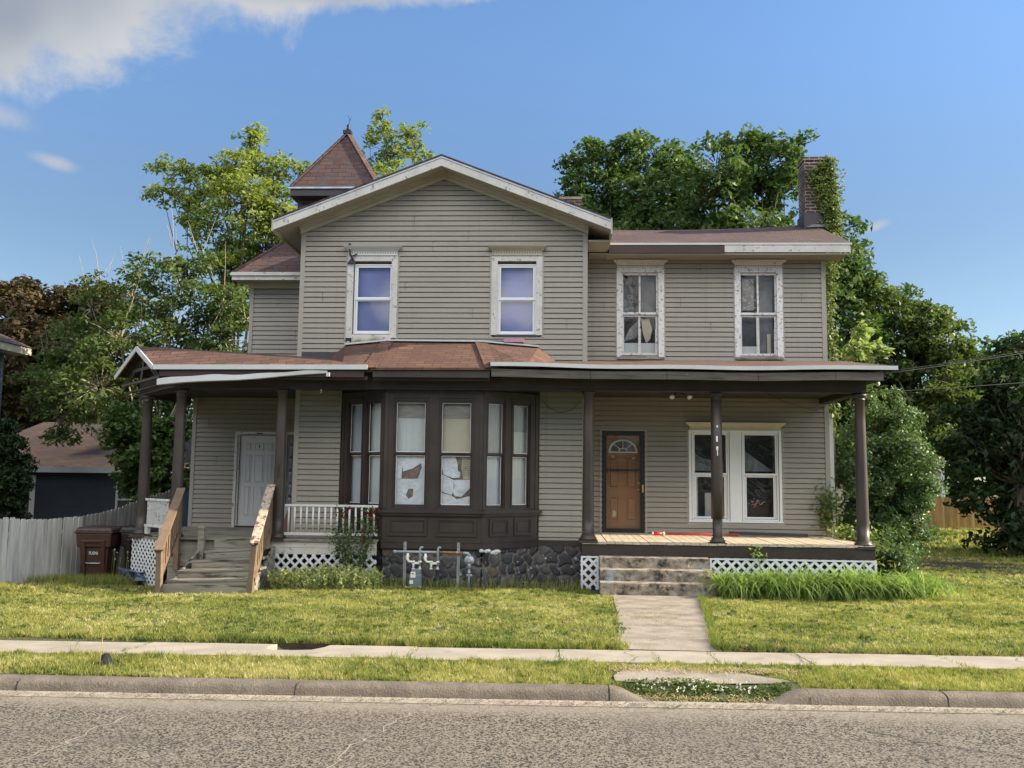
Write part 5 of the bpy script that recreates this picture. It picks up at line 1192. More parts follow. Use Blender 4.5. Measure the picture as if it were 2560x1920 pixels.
for F, L, ps in zip(Fb, Lb, ([(.18, .60), (.72, 1.12)], [(.10, .80), (.96, 1.68)], [(.15, .58), (.70, 1.10)])):
    for a, b in ps: ring(mb, F, a, b, .64, .95, .028, 0, .022); ring(mb, F, a+.03, b-.03, .67, .92, .022, .0, .012); mb.fbox(F, a+.07, b-.07, .0, .010, .71, .88)
mb.build('apron_panel', 'brown_paint', bay)
mb = MB()   # post beads and head mouldings
for F, L, ws_ in zip(Fb, Lb, wins):
    for a, b in ws_: mb.fbox(F, a-.015, b+.015, .0, .02, zs1+.03, zs1+.06); mb.fbox(F, a-.02, a, 0, .012, zs0, zs1+.03); mb.fbox(F, b, b+.02, 0, .012, zs0, zs1+.03)
    mb.fbox(F, 0, .07, .0, .012, 1.11, 3.2); mb.fbox(F, L-.07, L, .0, .012, 1.11, 3.2)
mb.build('moulding', 'brown_paint', bay)
mid = 2.10
bi = 0
for fi, (F, L, ws_) in enumerate(zip(Fb, Lb, wins)):
    for wi, (a, b) in enumerate(ws_):
        mb = MB(); ring(mb, F, a, b, zs0-.05, zs1, .022, -.07, -.005, wb=.03)
        ring(mb, F, a+.023, b-.023, mid-.01, zs1-.023, .03, -.045, -.02, wt=.035); ring(mb, F, a+.023, b-.023, zs0-.02, mid-.011, .03, -.065, -.047, wb=.06)
        wn = mb.build('window', 'brown_paint', bay)
        g0_, g1_ = a+.052, b-.052
        bxs('window_glass', 'glass', bay, F, [(g0_, g1_, -.036, -.033, mid+.02, zs1-.057), (g0_, g1_, -.058, -.055, zs0+.04, mid-.04)])
        # putty edges
        mb = MB(); rj = random.Random(bi+40)
        for (z0, z1, n_) in ((mid+.02, zs1-.057, -.031), (zs0+.04, mid-.04, -.053)):
            for (p, q, r, s) in ((g0_, g0_+.008, z0, z1), (g1_-.008, g1_, z0, z1), (g0_, g1_, z0, z0+.010), (g0_, g1_, z1-.008, z1)):
                if rj.random() < .75: mb.fbox(F, p, q, n_, n_+.004, r, s)
        if mb.f: mb.build('putty_line', 'putty', bay)
        # what hangs behind the glass
        mb = MB(); mb.fbox(F, a, b, -.12, -.115, zs0-.04, zs1)
        up = {1: 'curtain', 2: 'curtain_blue'}.get(fi, 'curtain_blue')
        if fi == 1: mb.build('backing', 'torn_hole', bay)
        else: mb.build('curtain', 'curtain' if (fi+wi) % 2 else 'curtain_blue', bay)
        if fi == 1:
            mb = MB(); mb.fbox(F, a, b, -.112, -.108, mid-.0, zs1-.33); mb.build('window_shade', 'curtain' if wi == 0 else 'paper_tan', bay)
            mb = MB(); mb.fbox(F, a, b, -.106, -.102, zs1-.33, zs1); mb.build('window_shade', 'paper_grey', bay)
        elif fi == 2:
            mb = MB(); mb.fbox(F, a, b, -.106, -.102, mid+(.02 if wi == 0 else .42), zs1); mb.build('window_shade', 'curtain_grey', bay)
        bi += 1
# torn white paper in the two lower front sashes: crumpled sheets around ragged holes
def paper(F, polys, mat, n=-.10):
    mb = MB()
    for i, p in enumerate(polys):
        c = (sum(q[0] for q in p)/len(p), sum(q[1] for q in p)/len(p)); cc = F(c[0], n+.012*((i*37) % 5-2)/2, c[1])
        m_ = len(p)
        for k in range(m_): mb.face([F(p[k][0], n, p[k][1]), F(p[(k+1) % m_][0], n, p[(k+1) % m_][1]), cc])
    mb.build('torn_paper', mat, bay)
def px2(zx, zy, w):   # crop measurements of the sashes turned into metres on the bay front
    return (((zx-215)/370*.53+.20) if w == 0 else ((zx-760)/380*.53+1.02), 1.18+(1505-zy)/640*.87)
F = Fb[1]
P1 = [[(215, 870), (340, 870), (300, 1000), (290, 1160), (215, 1170)], [(340, 870), (520, 870), (530, 960), (430, 1030), (310, 1070), (300, 1000)], [(520, 870), (590, 870), (585, 1130), (500, 1150), (520, 1100), (575, 1020), (530, 960)],
      [(215, 1170), (290, 1165), (470, 1165), (585, 1130), (585, 1290), (480, 1330), (430, 1290), (380, 1300), (350, 1380), (215, 1340)], [(215, 1340), (350, 1380), (360, 1475), (400, 1480), (585, 1300), (585, 1505), (215, 1505)], [(440, 1300), (585, 1290), (570, 1340), (460, 1440), (440, 1400)]]
P2 = [[(765, 870), (945, 870), (970, 960), (975, 1050), (1010, 1080), (1000, 1140), (915, 1150), (790, 1100), (765, 1000)], [(765, 1100), (800, 1110), (925, 1175), (925, 1310), (900, 1370), (780, 1330), (765, 1250)], [(925, 1175), (1135, 1165), (1135, 1280), (1030, 1390), (940, 1385), (915, 1330), (935, 1270)], [(765, 1340), (900, 1375), (975, 1465), (1090, 1410), (1140, 1380), (1140, 1505), (765, 1505)]]
paper(F, [[px2(x, y, 0) for x, y in p] for p in P1], 'white_film'); paper(F, [[px2(x, y, 1) for x, y in p] for p in P2], 'white_film')
paper(F, [[px2(x, y, 1) for x, y in ((1030, 870), (1140, 870), (1140, 1160), (1045, 1160), (1020, 1020))]], 'paper_tan', -.104)
mb = MB()
for k in range(11): z = 1.18+(1505-880-k*24)/640*.87; mb.fbox(F, 1.40, 1.54, -.099, -.098, z, z+.006)
mb.build('paper_fold', 'torn_hole', bay)

# ================================================================ other things fixed to or standing at the house
F = Frame((0, 15.50), (1, 0))
sc = thing('security_camera', 'small white security camera on the brown porch beam left of the bay', 'camera', (-3.17, 15.49, 3.40))
mb = MB(); c = F(-3.17, .03, 3.41); mb.lathe((c.x-.035, c.y, c.z), [(.028, -.02), (.030, .03)], 12, axis='y'); mb.build('mount', 'pale_plastic', sc)
mb = MB(); mb.tube([c+Vector((-.03, -.03, 0)), c+Vector((.045, -.05, .0))], [.024, .030], 14); mb.build('camera_body', 'pale_plastic', sc)
mb = MB(); mb.tube([c+Vector((.044, -.0505, .0)), c+Vector((.052, -.052, .0))], .024, 14); mb.build('lens', 'black', sc)
fl = thing('flood_light', 'twin-head flood light under the right porch ceiling', 'light', (2.3, 16.2, 3.25))
mb = MB(); mb.box(2.12, 2.32, 16.18, 16.24, 3.265, 3.295); mb.tube([(2.2, 16.2, 3.27), (2.17, 16.15, 3.23)], .012, 6); mb.tube([(2.3, 16.2, 3.27), (2.36, 16.15, 3.22)], .012, 6); mb.build('bracket', 'black', fl)
for x, s in ((2.14, -1), (2.40, 1)):
    mb = MB(); mb.tube([(x, 16.12, 3.235), (x+.015*s, 16.09, 3.21), (x+.03*s, 16.05, 3.17)], [.02, .035, .045], 12); mb.build('lamp_head', 'galvanised', fl)
gm = thing('gas_meter', 'grey gas meter with white fittings hanging from a rusty manifold pipe below the bay', 'gas meter', (-2.1, 15.4, -.2))
F = Frame((0, 15.42), (1, 0)); Y0 = 0.02
mb = MB(); mb.tube([F(-2.80, Y0, .385), F(-2.04, Y0, .385)], .022, 10); mb.tube([F(-2.80, Y0, .385), F(-2.75, Y0, .385)], .027, 10); mb.build('manifold', 'pipe_grey', gm)
mb = MB(); mb.tube([F(-2.04, Y0, .385), F(-1.58, Y0, .38)], .022, 10); mb.build('manifold', 'pipe_rust', gm)
mb = MB(); mb.tube([F(-1.58, Y0, .38), F(-1.50, Y0, .375), F(-1.475, Y0, .35), F(-1.475, Y0, .28)], .025, 10)
mb.tube([F(-1.475, Y0, .2), F(-1.475, Y0, -.3)], .016, 8); mb.tube([F(-1.475, Y0, .22), F(-1.475, Y0, .12)], .03, 10); mb.tube([F(-1.475, Y0, .07), F(-1.475, Y0, .02)], .026, 10); mb.tube([F(-1.42, Y0, .0), F(-1.52, Y0, .0)], .02, 8)
mb.build('inlet_pipe', 'pipe_grey', gm)
mb = MB(); mb.lathe(tuple(F(-1.475, Y0, .255)), [(.05, .02), (.085, .015), (.088, 0), (.085, -.012), (.06, -.02), (.035, -.05), (.03, -.06)], 20, axis='y'); mb.build('regulator', 'galvanised', gm)
for x in (-2.605, -1.67):
    mb = MB()
    for d in (-.022, .016): mb.fbox(F, x+d, x+d+.008, -.04, -.005, -.30, .55)
    mb.fbox(F, x-.014, x+.016, -.04, -.034, -.30, .55)
    for k in range(12): mb.fbox(F, x-.006, x+.008, -.034, -.030, -.2+k*.06, -.175+k*.06)
    mb.build('strut', 'galvanised', gm)
for x, has in ((-2.33, True), (-2.02, False)):
    mb = MB(); mb.tube([F(x, .03, .14), F(x, .03, .44), F(x+.01, .03, .465), F(x+.05, .03, .465)], .019, 8); mb.build('riser_pipe', 'pipe_grey', gm)
    mb = MB(); d = -.165; mb.tube([F(x+d-.05, .02, .36), F(x+d-.055, .03, .26), F(x+d-.03, .03, .22), F(x+d+.03, .03, .215), F(x+d+.05, .03, .19), F(x+d+.05, .03, .10)], [.022, .027, .022, .022, .024, .018], 8)
    mb.tube([F(x+d-.085, .03, .29), F(x+d-.02, .05, .31)], .012, 6); mb.fbox(F, x+d+.05, x, .015, .045, .18, .215)
    for q in (x+d+.05, x): mb.tube([F(q, .03, .235), F(q, .03, .205)], .030, 10); mb.tube([F(q, .03, .175), F(q, .03, .09)], .018, 8); mb.tube([F(q, .03, .105), F(q, .03, .095)], .032, 10)
    mb.build('valve_fitting', 'pale_plastic', gm)
mb = MB(); mb.fbox(F, -2.475, -2.30, -.04, .09, .0, .10); mb.fbox(F, -2.505, -2.29, -.05, .11, -.26, .01); mb.build('meter_body', 'meter_grey', gm, bevel=.02)
mb = MB(); mb.fbox(F, -2.475, -2.39, .112, .12, -.045, .055); mb.fbox(F, -2.49, -2.43, .112, .118, -.15, -.09); mb.build('index_plate', 'pale_plastic', gm)
mb = MB(); mb.fbox(F, -2.455, -2.42, .121, .124, .015, .03); mb.build('index_window', 'black', gm)
# red pole and grey bar on the deck
t = thing('red_pole', 'long red pole with pale tip lying on the right porch deck', 'pole', (2.3, 17.3, .61))
mb = MB(); mb.tube([(2.06, 17.2, .64), (3.55, 17.38, .64)], .016, 8); mb.build('shaft', 'red_plastic', t)
mb = MB(); mb.tube([(1.88, 17.18, .645), (2.06, 17.2, .645)], .033, 10); mb.build('grip', 'red_plastic', t)
mb = MB(); mb.tube([(2.065, 17.2, .645), (2.10, 17.205, .645)], .036, 10); mb.tube([(1.865, 17.178, .645), (1.88, 17.18, .645)], .035, 10); mb.build('end_cap', 'pale_plastic', t)
mb = MB(); mb.bar((3.38, 17.5, .66), (4.88, 17.44, .64), .04, .06); tag(mb.build('metal_bar', 'siding_dark', None, loc=(4, 17.5, .6)), 'dark grey metal bar lying against the wall on the right porch deck', 'bar')
# boards leaning by the left door
for i, (x, tx, h, lb) in enumerate(((-4.98, -4.86, 1.42, 'tallest reddish board leaning behind the left porch column'), (-5.06, -4.93, 1.30, 'middle reddish board of the three leaning behind the left porch column'), (-5.13, -5.0, 1.20, 'shortest reddish board leaning behind the left porch column'))):
    mb = MB(); mb.bar((x-.12, 16.9, .57), (tx+.02, 17.25, .57+h*.9), .09, .02, up=(0, -1, .2)); tag(mb.build('board', 'redwood_boards', None, bevel=.002, loc=(x, 17, .57)), lb, 'board', 'boards leaning behind the left porch column')
# hanging wire under the right beam and by the bay
t = thing('sagging_wire', 'thin dark wire drooping across the wall right of the bay', 'wire', (-.2, 16.4, 3.1))
mb = MB(); mb.tube([(-.27, 16.43, 3.16), (-.12, 16.43, 2.98), (.1, 16.43, 2.9), (.32, 16.43, 2.97), (.47, 16.43, 3.13)], .005, 5); mb.build('cable', 'cable', t)
t = thing('porch_wire', 'thin wire sagging under the right porch ceiling', 'wire', (4, 17, 3.2))
mb = MB(); mb.tube([(3.75, 15.75, 3.22), (4.2, 16.3, 3.12), (4.8, 17, 3.06), (5.25, 17.6, 3.05)], .005, 5); mb.build('cable', 'cable', t)
t = thing('hook', 'little white hook under the brown porch beam left of the bay', 'hook', (-4.22, 15.55, 3.2))
mb = MB(); mb.tube([(-4.21, 15.55, 3.23), (-4.21, 15.55, 3.15)], .007, 6); mb.box(-4.225, -4.195, 15.54, 15.56, 3.205, 3.22); mb.build('hook_body', 'pale_plastic', t)
# overhead service cables to the right
t = thing('overhead_cable', 'upper service cable running from the porch corner off to the right', 'cable', (5.5, 16, 3.7), 'service cables at the right porch corner')
def sagline(a, b, s, n=14): a, b = Vector(a), Vector(b); return [a.lerp(b, k/n)-Vector((0, 0, s*4*(k/n)*(1-k/n))) for k in range(n+1)]
mb = MB(); mb.tube(sagline((5.72, 16.3, 3.62), (15.5, 18.5, 5.75), .18), .010, 5); mb.tube(sagline((5.72, 16.32, 3.66), (15.5, 18.5, 5.83), .20), .006, 5); mb.build('cable', 'cable', t)
t = thing('overhead_cable', 'lower thin cable running from the porch corner off to the right', 'cable', (5.5, 16, 3.3), 'service cables at the right porch corner')
mb = MB(); mb.tube(sagline((5.5, 16.2, 3.28), (15.5, 19, 4.35), .05), .006, 5); mb.build('cable', 'cable', t)
mb = MB(); mb.lathe((5.62, 15.6, 3.40), [(.01, -.05), (.035, -.03), (.04, 0), (.02, .04)], 10); tag(mb.build('insulator', 'pale_plastic', None, loc=(5.62, 15.6, 3.4)), 'round white insulator under the right end of the porch eave', 'insulator')

# ================================================================ trees and plants
def unit(v): return v/np.maximum(1e-9, np.linalg.norm(v, axis=1, keepdims=True))
def leafmesh(name, C, Nn, a, b, mat, parent, rnd=None, up=.0):
    """one rhombic leaf per centre C with normal Nn, half length a, half width b"""
    n = len(C); N_ = unit(Nn); T = unit(np.cross(N_, rng.normal(size=(n, 3)))); B = np.cross(N_, T)
    a = a*rng.uniform(.65, 1.25, n)[:, None]; b = b*rng.uniform(.65, 1.25, n)[:, None]
    f = N_*a*.18
    V = np.empty((n, 4, 3)); V[:, 0] = C-T*a-f; V[:, 1] = C+B*b+f*.5-T*a*.1; V[:, 2] = C+T*a-f; V[:, 3] = C-B*b+f*.5-T*a*.1
    if rnd is None: rnd = rng.random(n)
    return fastmesh(name, V.reshape(-1, 3), np.arange(4*n).reshape(-1, 4), mat, parent=parent, rnd=rnd)
def tree(name, label, cat, blobs, base, mat, leaf, per=1.0, bark='bark', trunk_r=.18, group=None, clump=.42, twigs=True, shell=.45, flat=.55, jit=1.0, limbs_from=.35, sprigs=0):
    t = thing(name, label, cat, base, group)
    base = Vector(base); Cs = []; Ns = []; Rn = []
    mb = MB(); ctr = sum((Vector(b[:3]) for b in blobs), Vector())/len(blobs)
    top = max(b[2] for b in blobs)
    fork = Vector((base.x*.6+ctr.x*.4, base.y*.6+ctr.y*.4, base.z+(top-base.z)*limbs_from))
    mb.tube([base, base.lerp(fork, .5)+Vector((random.uniform(-.1, .1), 0, 0)), fork], [trunk_r*1.25, trunk_r, trunk_r*.8], 8)
    for (x, y, z, r) in blobs:
        c = Vector((x, y, z)); d = (c-fork).length
        m1_ = fork.lerp(c, .4)+Vector((random.uniform(-.1, .1)*d, random.uniform(-.1, .1)*d, -.06*d)); m2_ = fork.lerp(c, .75)+Vector((random.uniform(-.05, .05)*d, random.uniform(-.05, .05)*d, 0))
        rb = trunk_r*min(.5, .12+.25*r)
        mb.tube([fork, m1_, m2_, c], [rb, rb*.7, rb*.4, rb*.18], 5, cap=False)
        r *= 1.18; k = max(5, int(8.5*r*r/(clump*clump)*per))
        for _ in range(k):
            d = Vector((random.gauss(0, 1), random.gauss(0, 1), random.gauss(0, 1))).normalized(); rad = r*(shell+(1.05-shell)*random.random()**.6)*random.uniform(.85, 1.12)
            p = c+Vector((d.x, d.y, d.z*.9))*rad; cr = clump*random.uniform(.55, 1.15)*min(1, r/.6)**.5
            if twigs: mb.tube([c.lerp(p, .15), c.lerp(p, .6)+Vector((0, 0, .04)), p], [.016+.01*r, .011, .005], 3, cap=False)
            nl_ = max(8, int(2.3*cr*cr*flat*1.6/(leaf*leaf*.6)*per))
            q = rng.normal(size=(nl_, 3)); q = unit(q)*(rng.random((nl_, 1))**.45)*cr; q[:, 2] *= flat; 
            q[:, 2] -= (q[:, 0]**2+q[:, 1]**2)/cr*.25
            Cs.append(q+np.array(p)); out = np.array(d)*.35+np.array([0, 0, .85])
            Ns.append(rng.normal(size=(nl_, 3))*.62*jit+out); Rn.append(np.clip(rng.random(nl_)*.6+random.random()*.4, 0, 1))
        for _ in range(sprigs):
            d = Vector((random.gauss(0, .25), random.gauss(0, .2), 1)).normalized(); l = random.uniform(.4, 1.1); mb.tube([c+d*r*.5, c+d*(r*.8+l*.5)+Vector((random.uniform(-.05, .05), 0, 0)), c+d*(r*.8+l)], [.012, .008, .003], 3, cap=False)
    mb.build('trunk', bark, t)
    leafmesh('crown', np.concatenate(Cs), np.concatenate(Ns), leaf, leaf*.52, mat, t, np.concatenate(Rn))
    return t
purple = [(-21.5, 33.11, 7.53, 1.28), (-20.68, 34.15, 7.72, 1.32), (-21.31, 33.74, 8.53, 0.77), (-19.47, 34.31, 8.16, 1.17), (-18.54, 34.23, 8.64, 0.7), (-20.1, 32.08, 5.82, 1.6), (-18.1, 31.85, 5.8, 1.59), (-17.8, 34.61, 8.3, 0.71), (-20.52, 32.94, 4.37, 1.65), (-18.3, 32.93, 4.39, 1.5), (-22.94, 35.59, 3.24, 1.29)]
shrub = [(-12.58, 22.96, 6.09, 0.57), (-11.8, 23.59, 6.44, 0.7), (-10.18, 22.96, 6.65, 0.68), (-9.06, 23.25, 6.27, 0.69), (-11.31, 22.1, 5.09, 0.95), (-10.53, 23.38, 5.51, 1.12), (-9.24, 23.85, 5.37, 0.92), (-8.35, 23.02, 5.79, 0.37), (-13.34, 23.43, 5.17, 0.69), (-13.91, 23.35, 4.16, 0.8), (-11.65, 21.87, 3.81, 0.94), (-10.91, 23.67, 4.11, 1.02), (-9.4, 23.17, 4.72, 0.74), (-10.3, 22.76, 7.48, 0.47), (-11.1, 22.52, 7.15, 0.39), (-12.6, 23.32, 6.95, 0.34), (-9.67, 22.97, 7.43, 0.37), (-13.51, 23.36, 3.18, 0.64), (-11.96, 23.62, 3.1, 0.64), (-10.6, 23.35, 3.09, 0.64)]
bigt = [(-11.32, 30.63, 13.8, 0.58), (-11.25, 29.78, 12.44, 0.81), (-10.28, 30.55, 12.56, 0.72), (-12.12, 29.88, 11.75, 0.81), (-13.7, 30.59, 12.59, 0.53), (-14.49, 30.32, 12.88, 0.33), (-13.92, 29.54, 11.53, 0.43), (-10.58, 28.9, 10.85, 1.12), (-9.57, 29.25, 10.67, 1.0), (-9.35, 30.4, 12.57, 0.33), (-12.35, 29.86, 10.57, 0.84), (-10.46, 30.38, 9.55, 1.17), (-9.07, 29.61, 9.49, 0.74), (-11.47, 30.02, 8.88, 1.02), (-11.03, 29.76, 7.68, 0.81), (-9.07, 29.74, 8.39, 0.68), (-13.22, 30.12, 11.39, 0.55)]
t4 = [(-6.69, 32.1, 15.13, 0.44), (-7.21, 32.43, 14.63, 0.41), (-5.55, 32.25, 14.47, 0.53), (-6.43, 32.89, 14.09, 0.82), (-5.24, 32.35, 13.72, 0.38), (-7.37, 32.56, 13.73, 0.44), (-6.39, 32.16, 14.68, 0.37), (-6.04, 31.11, 11.98, 0.99)]
mapA = [(1.28, 31.73, 13.22, 0.79), (2.48, 31.94, 13.59, 0.8), (3.66, 31.89, 13.42, 0.87), (0.68, 31.1, 12.17, 0.57), (1.87, 31.59, 12.1, 1.08), (3.18, 30.21, 11.36, 1.03), (4.48, 31.49, 12.96, 0.57), (2.42, 31.22, 10.79, 1.14), (0.82, 30.61, 10.91, 0.7), (2.95, 30.6, 13.54, 0.35), (1.56, 31.32, 13.75, 0.36), (4.2, 30, 11.6, .9), (4.1, 30, 10.3, 1.0), (3.2, 29.5, 9.9, 1.0), (1.6, 30.5, 9.9, 1.0), (.6, 30.6, 10.1, .8)]
mapB = [(6.1, 28.84, 12.63, 0.68), (5.0, 27.18, 11.55, 0.74), (6.75, 28.48, 12.56, 0.62), (7.28, 27.82, 11.9, 0.76), (7.74, 27.63, 12.23, 0.4), (4.67, 27.52, 10.56, 0.88), (6.17, 28.62, 10.98, 0.91), (7.49, 28.68, 11.26, 0.72), (5.34, 27.17, 9.48, 0.68), (4.52, 28.19, 9.91, 0.64), (6.76, 27.4, 9.67, 0.5), (5.45, 28.18, 12.72, 0.32), (8.56, 27.79, 10.3, 0.48), (9.56, 28.38, 9.95, 0.39), (9.53, 28.51, 9.32, 0.41), (9.03, 28.01, 8.54, 0.76), (8.76, 28.74, 9.39, 0.59), (8.85, 27.56, 7.28, 0.88), (6, 29, 9.3, 1), (7.3, 28.5, 9.2, 1), (8.3, 28, 8.3, .7), (9.5, 28.3, 7.9, .8), (9.4, 28, 6.3, .9), (8.5, 28, 5.6, .9), (9.2, 27.8, 4.6, .9), (7.9, 28, 4.6, .9), (8.6, 28, 3.4, 1.0)]
mapC = [(9.92, 28.13, 7.53, 0.77), (11.18, 29.19, 7.35, 0.73), (11.5, 28.12, 6.63, 0.7), (12.26, 28.48, 6.05, 0.65), (10.72, 28.75, 6.08, 1.05), (11.93, 29.28, 5.37, 1.0), (12.91, 28.59, 5.68, 0.45), (12.43, 28.14, 4.73, 0.7), (10.89, 30.01, 4.91, 1.09), (11.85, 28.62, 3.75, 0.78), (11.53, 30.1, 3.31, 0.96), (12.43, 29.41, 7.12, 0.4), (10.2, 29, 4.0, 1), (9.8, 29, 2.8, 1), (10.8, 29, 2.2, .9)]
dark = [(12.04, 24.82, 4.38, 0.56), (12.73, 24.95, 5.07, 0.45), (12.78, 25.04, 3.96, 0.85), (12.01, 25.28, 3.53, 0.75), (11.28, 25.16, 3.07, 0.63), (12.56, 25.15, 2.52, 0.97), (11.71, 25.23, 2.18, 0.75), (13.25, 26.11, 1.18, 1.01), (11.9, 25.01, 1.3, 0.63), (12.12, 24.88, 0.45, 0.68), (13.28, 25.52, 2.32, 0.93), (12.63, 24.65, 0.25, 0.67), (14.2, 25.6, 2.5, 1.3), (14.6, 25.5, 4.6, 1.1), (14.4, 25.8, .6, 1.0), (13.6, 25.8, 5.4, .6)]
bush = [(6.55, 18.92, 2.89, 0.43), (6.95, 18.42, 2.95, 0.42), (6.58, 18.48, 2.21, 0.67), (6.93, 17.82, 2.28, 0.45), (7.17, 18.3, 1.56, 0.46), (6.66, 18.54, 1.47, 0.67), (5.97, 17.88, 1.87, 0.41), (7.05, 18.56, 0.75, 0.52), (6.5, 18.62, 0.65, 0.63), (6.59, 17.83, 0.16, 0.49), (7.36, 18.51, 1.24, 0.34), (7.37, 18.38, 0.76, 0.23), (6.56, 18.61, -0.07, 0.47), (6.23, 18.3, 3.3, 0.25), (6.99, 18.5, 3.45, 0.18), (6.16, 18.61, -0.08, 0.34)]
sap = [(6.4, 18.69, 4.86, 0.17), (6.28, 18.61, 4.46, 0.25), (6.83, 19.01, 4.44, 0.24), (6.69, 19.17, 4.72, 0.23), (6.17, 18.79, 4.32, 0.17)]
thuja = [(-11.95, 18.45, 2.18, 0.40), (-11.75, 18.59, 1.84, 0.34), (-11.75, 18.24, 1.33, 0.48), (-12.1, 18.32, 2.55, 0.33), (-11.65, 18.37, 0.82, 0.36), (-11.42, 18.4, 1.5, .18)]
sumac = [(-9.67, 21.12, 2.48, 0.5), (-10.16, 20.73, 2.26, 0.52), (-9.26, 20.85, 1.7, 0.45), (-10.13, 21.37, 1.49, 0.53), (-10.26, 20.47, 2.73, 0.42), (-9.26, 21.06, 2.87, 0.34), (-9.86, 21.28, 1.01, 0.46)]
tree('maple_tree', 'purple-brown leaved maple at the far left edge behind the neighbour house', 'tree', purple, (-20, 33.5, -.5), 'leaf_purple', .13, clump=.6)
tree('shrubby_tree', 'loose green shrubby tree with bare whippy shoots left of the house', 'tree', shrub, (-10.8, 23.2, -.4), 'leaf_green', .085, .62, 'pale_bark', .13, sprigs=2, clump=.40, limbs_from=.28, shell=.3)
tree('ash_tree', 'tall sunlit yellow-green tree left of the tower roof', 'tree', bigt, (-11, 30, -.5), 'leaf_bright', .10, .72, clump=.42, shell=.3)
tree('ash_tree', 'yellow-green tree top rising between the tower roof and the gable', 'tree', t4, (-6.2, 32.2, -.5), 'leaf_bright', .10, .62, clump=.36, shell=.25)
tree('maple_tree', 'dark green maple behind the low roof just right of the gable', 'tree', mapA, (2.4, 31.2, -.5), 'leaf_maple', .12, .85, clump=.5, shell=.45, jit=1.3)
tree('maple_tree', 'dark green maple behind the ivy-covered chimney', 'tree', mapB, (6.4, 28, -.5), 'leaf_maple', .11, .80, clump=.46, shell=.4, jit=1.3)
tree('leafy_tree', 'sloping green tree right of the wing, behind the tall bush', 'tree', mapC, (11.3, 29, -.5), 'leaf_green', .10, .90, clump=.48, shell=.4, jit=1.3)
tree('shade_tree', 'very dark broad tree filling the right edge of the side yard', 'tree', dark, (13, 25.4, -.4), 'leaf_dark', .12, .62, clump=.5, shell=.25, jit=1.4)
tree('leafy_tree', 'shaded tree crown at the back right between the sloping tree and the spruce', 'tree', [(15.4, 34, 5.6, 1.1), (16.8, 34.3, 5.9, 1.2), (18.2, 34, 6.0, 1.3), (15.8, 34, 4, 1.4), (17.6, 34, 4, 1.5), (19.5, 34.5, 4.5, 1.6), (15.6, 34, 2.8, 1.0), (14.5, 34, 4.9, .8)], (17, 34.2, -.5), 'leaf_maple', .13, .8, clump=.5, shell=.35, jit=1.3)
tree('tall_bush', 'tall glossy small-leaved bush at the right corner of the house', 'bush', bush, (6.65, 18.5, -.35), 'leaf_bush', .042, .75, trunk_r=.05, clump=.24, flat=.9, jit=1.9, shell=.3)
tree('sapling', 'pale green sapling showing above the right porch roof', 'tree', sap, (6.45, 18.9, -.35), 'leaf_light', .085, 1.1, trunk_r=.035, clump=.22, flat=.8)
tree('evergreen_shrub', 'dark evergreen shrub at the left edge behind the white fence', 'shrub', thuja, (-11.5, 18.4, -.4), 'leaf_dark', .055, 1.2, trunk_r=.05, clump=.24, flat=.8, jit=1.2)
tree('sumac_shrub', 'dark shrub growing between garage and left porch', 'shrub', sumac, (-9.9, 21, -.4), 'leaf_maple', .075, 1.1, trunk_r=.05, clump=.3)
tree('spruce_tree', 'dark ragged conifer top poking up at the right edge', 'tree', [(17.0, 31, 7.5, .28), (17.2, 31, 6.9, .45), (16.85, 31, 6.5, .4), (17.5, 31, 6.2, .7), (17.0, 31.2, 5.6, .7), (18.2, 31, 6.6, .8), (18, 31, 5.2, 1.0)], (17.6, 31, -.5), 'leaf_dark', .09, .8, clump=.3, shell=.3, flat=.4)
# far wood closing the horizon
for nm, lab, (x0, x1, y, h) in (('far_wood', 'distant dark mass of trees closing the side yard on the right', (10, 34, 52, 8.0)), ('far_wood', 'distant mass of trees behind the left garage', (-44, -16, 46, 7.5)), ('far_wood', 'distant trees hidden low behind the house', (-16, 10, 48, 5.5))):
    C_ = []
    for k in range(150):
        x = random.uniform(x0, x1); zz = h*random.uniform(.05, 1)**.8; c = np.array([x, y+random.uniform(-2, 2), zz*(.75+.25*math.sin(x*.8))]); q = unit(rng.normal(size=(110, 3)))*rng.random((110, 1))**.4*1.5; q[:, 2] *= .7; C_.append(q+c)
    C_ = np.concatenate(C_); o = leafmesh(nm, C_, rng.normal(size=C_.shape)*.6+[0, 0, .8], .26, .15, 'leaf_dark', None); tag(o, lab, 'trees', kind='stuff')

# trees across the street behind the photographer, reflected in windows and heightened to keep low sky light off the porches, and trees right of the frame that shade the side yard
for lab, (x0, x1, y, h) in (('row of trees out of view across the street, blocking low sky light, low stretch on the left', (-40, -2.2, -14, 9.0)), ('row of trees out of view across the street, raised to block low sky light, high stretch opposite the bay and right wing', (.6, 34, -14, 14.5))):
    C_ = []
    for k in range(230):
        x = random.uniform(x0, x1); zz = h*random.uniform(.0, 1)**.8; c = np.array([x, y+random.uniform(-1.5, 1.5), zz*(.82+.18*math.sin(x*.9))]); q = unit(rng.normal(size=(240, 3)))*rng.random((240, 1))**.4*1.6; C_.append(q+c)
    C_ = np.concatenate(C_); o = leafmesh('street_trees', C_, rng.normal(size=C_.shape)*.6+[0, 0, .8], .15, .09, 'leaf_dark', None); tag(o, lab, 'trees', kind='stuff')
tree('shade_tree', 'tree beyond the right edge of the view whose shade falls on the side yard', 'tree', [(20.5, 22.3, 4.8, 1.3), (21.5, 21.6, 5.6, 1.2), (20, 23.4, 6, 1.2), (22, 23, 4, 1.2)], (21, 22.5, -.4), 'leaf_dark', .2, .6, clump=.8)
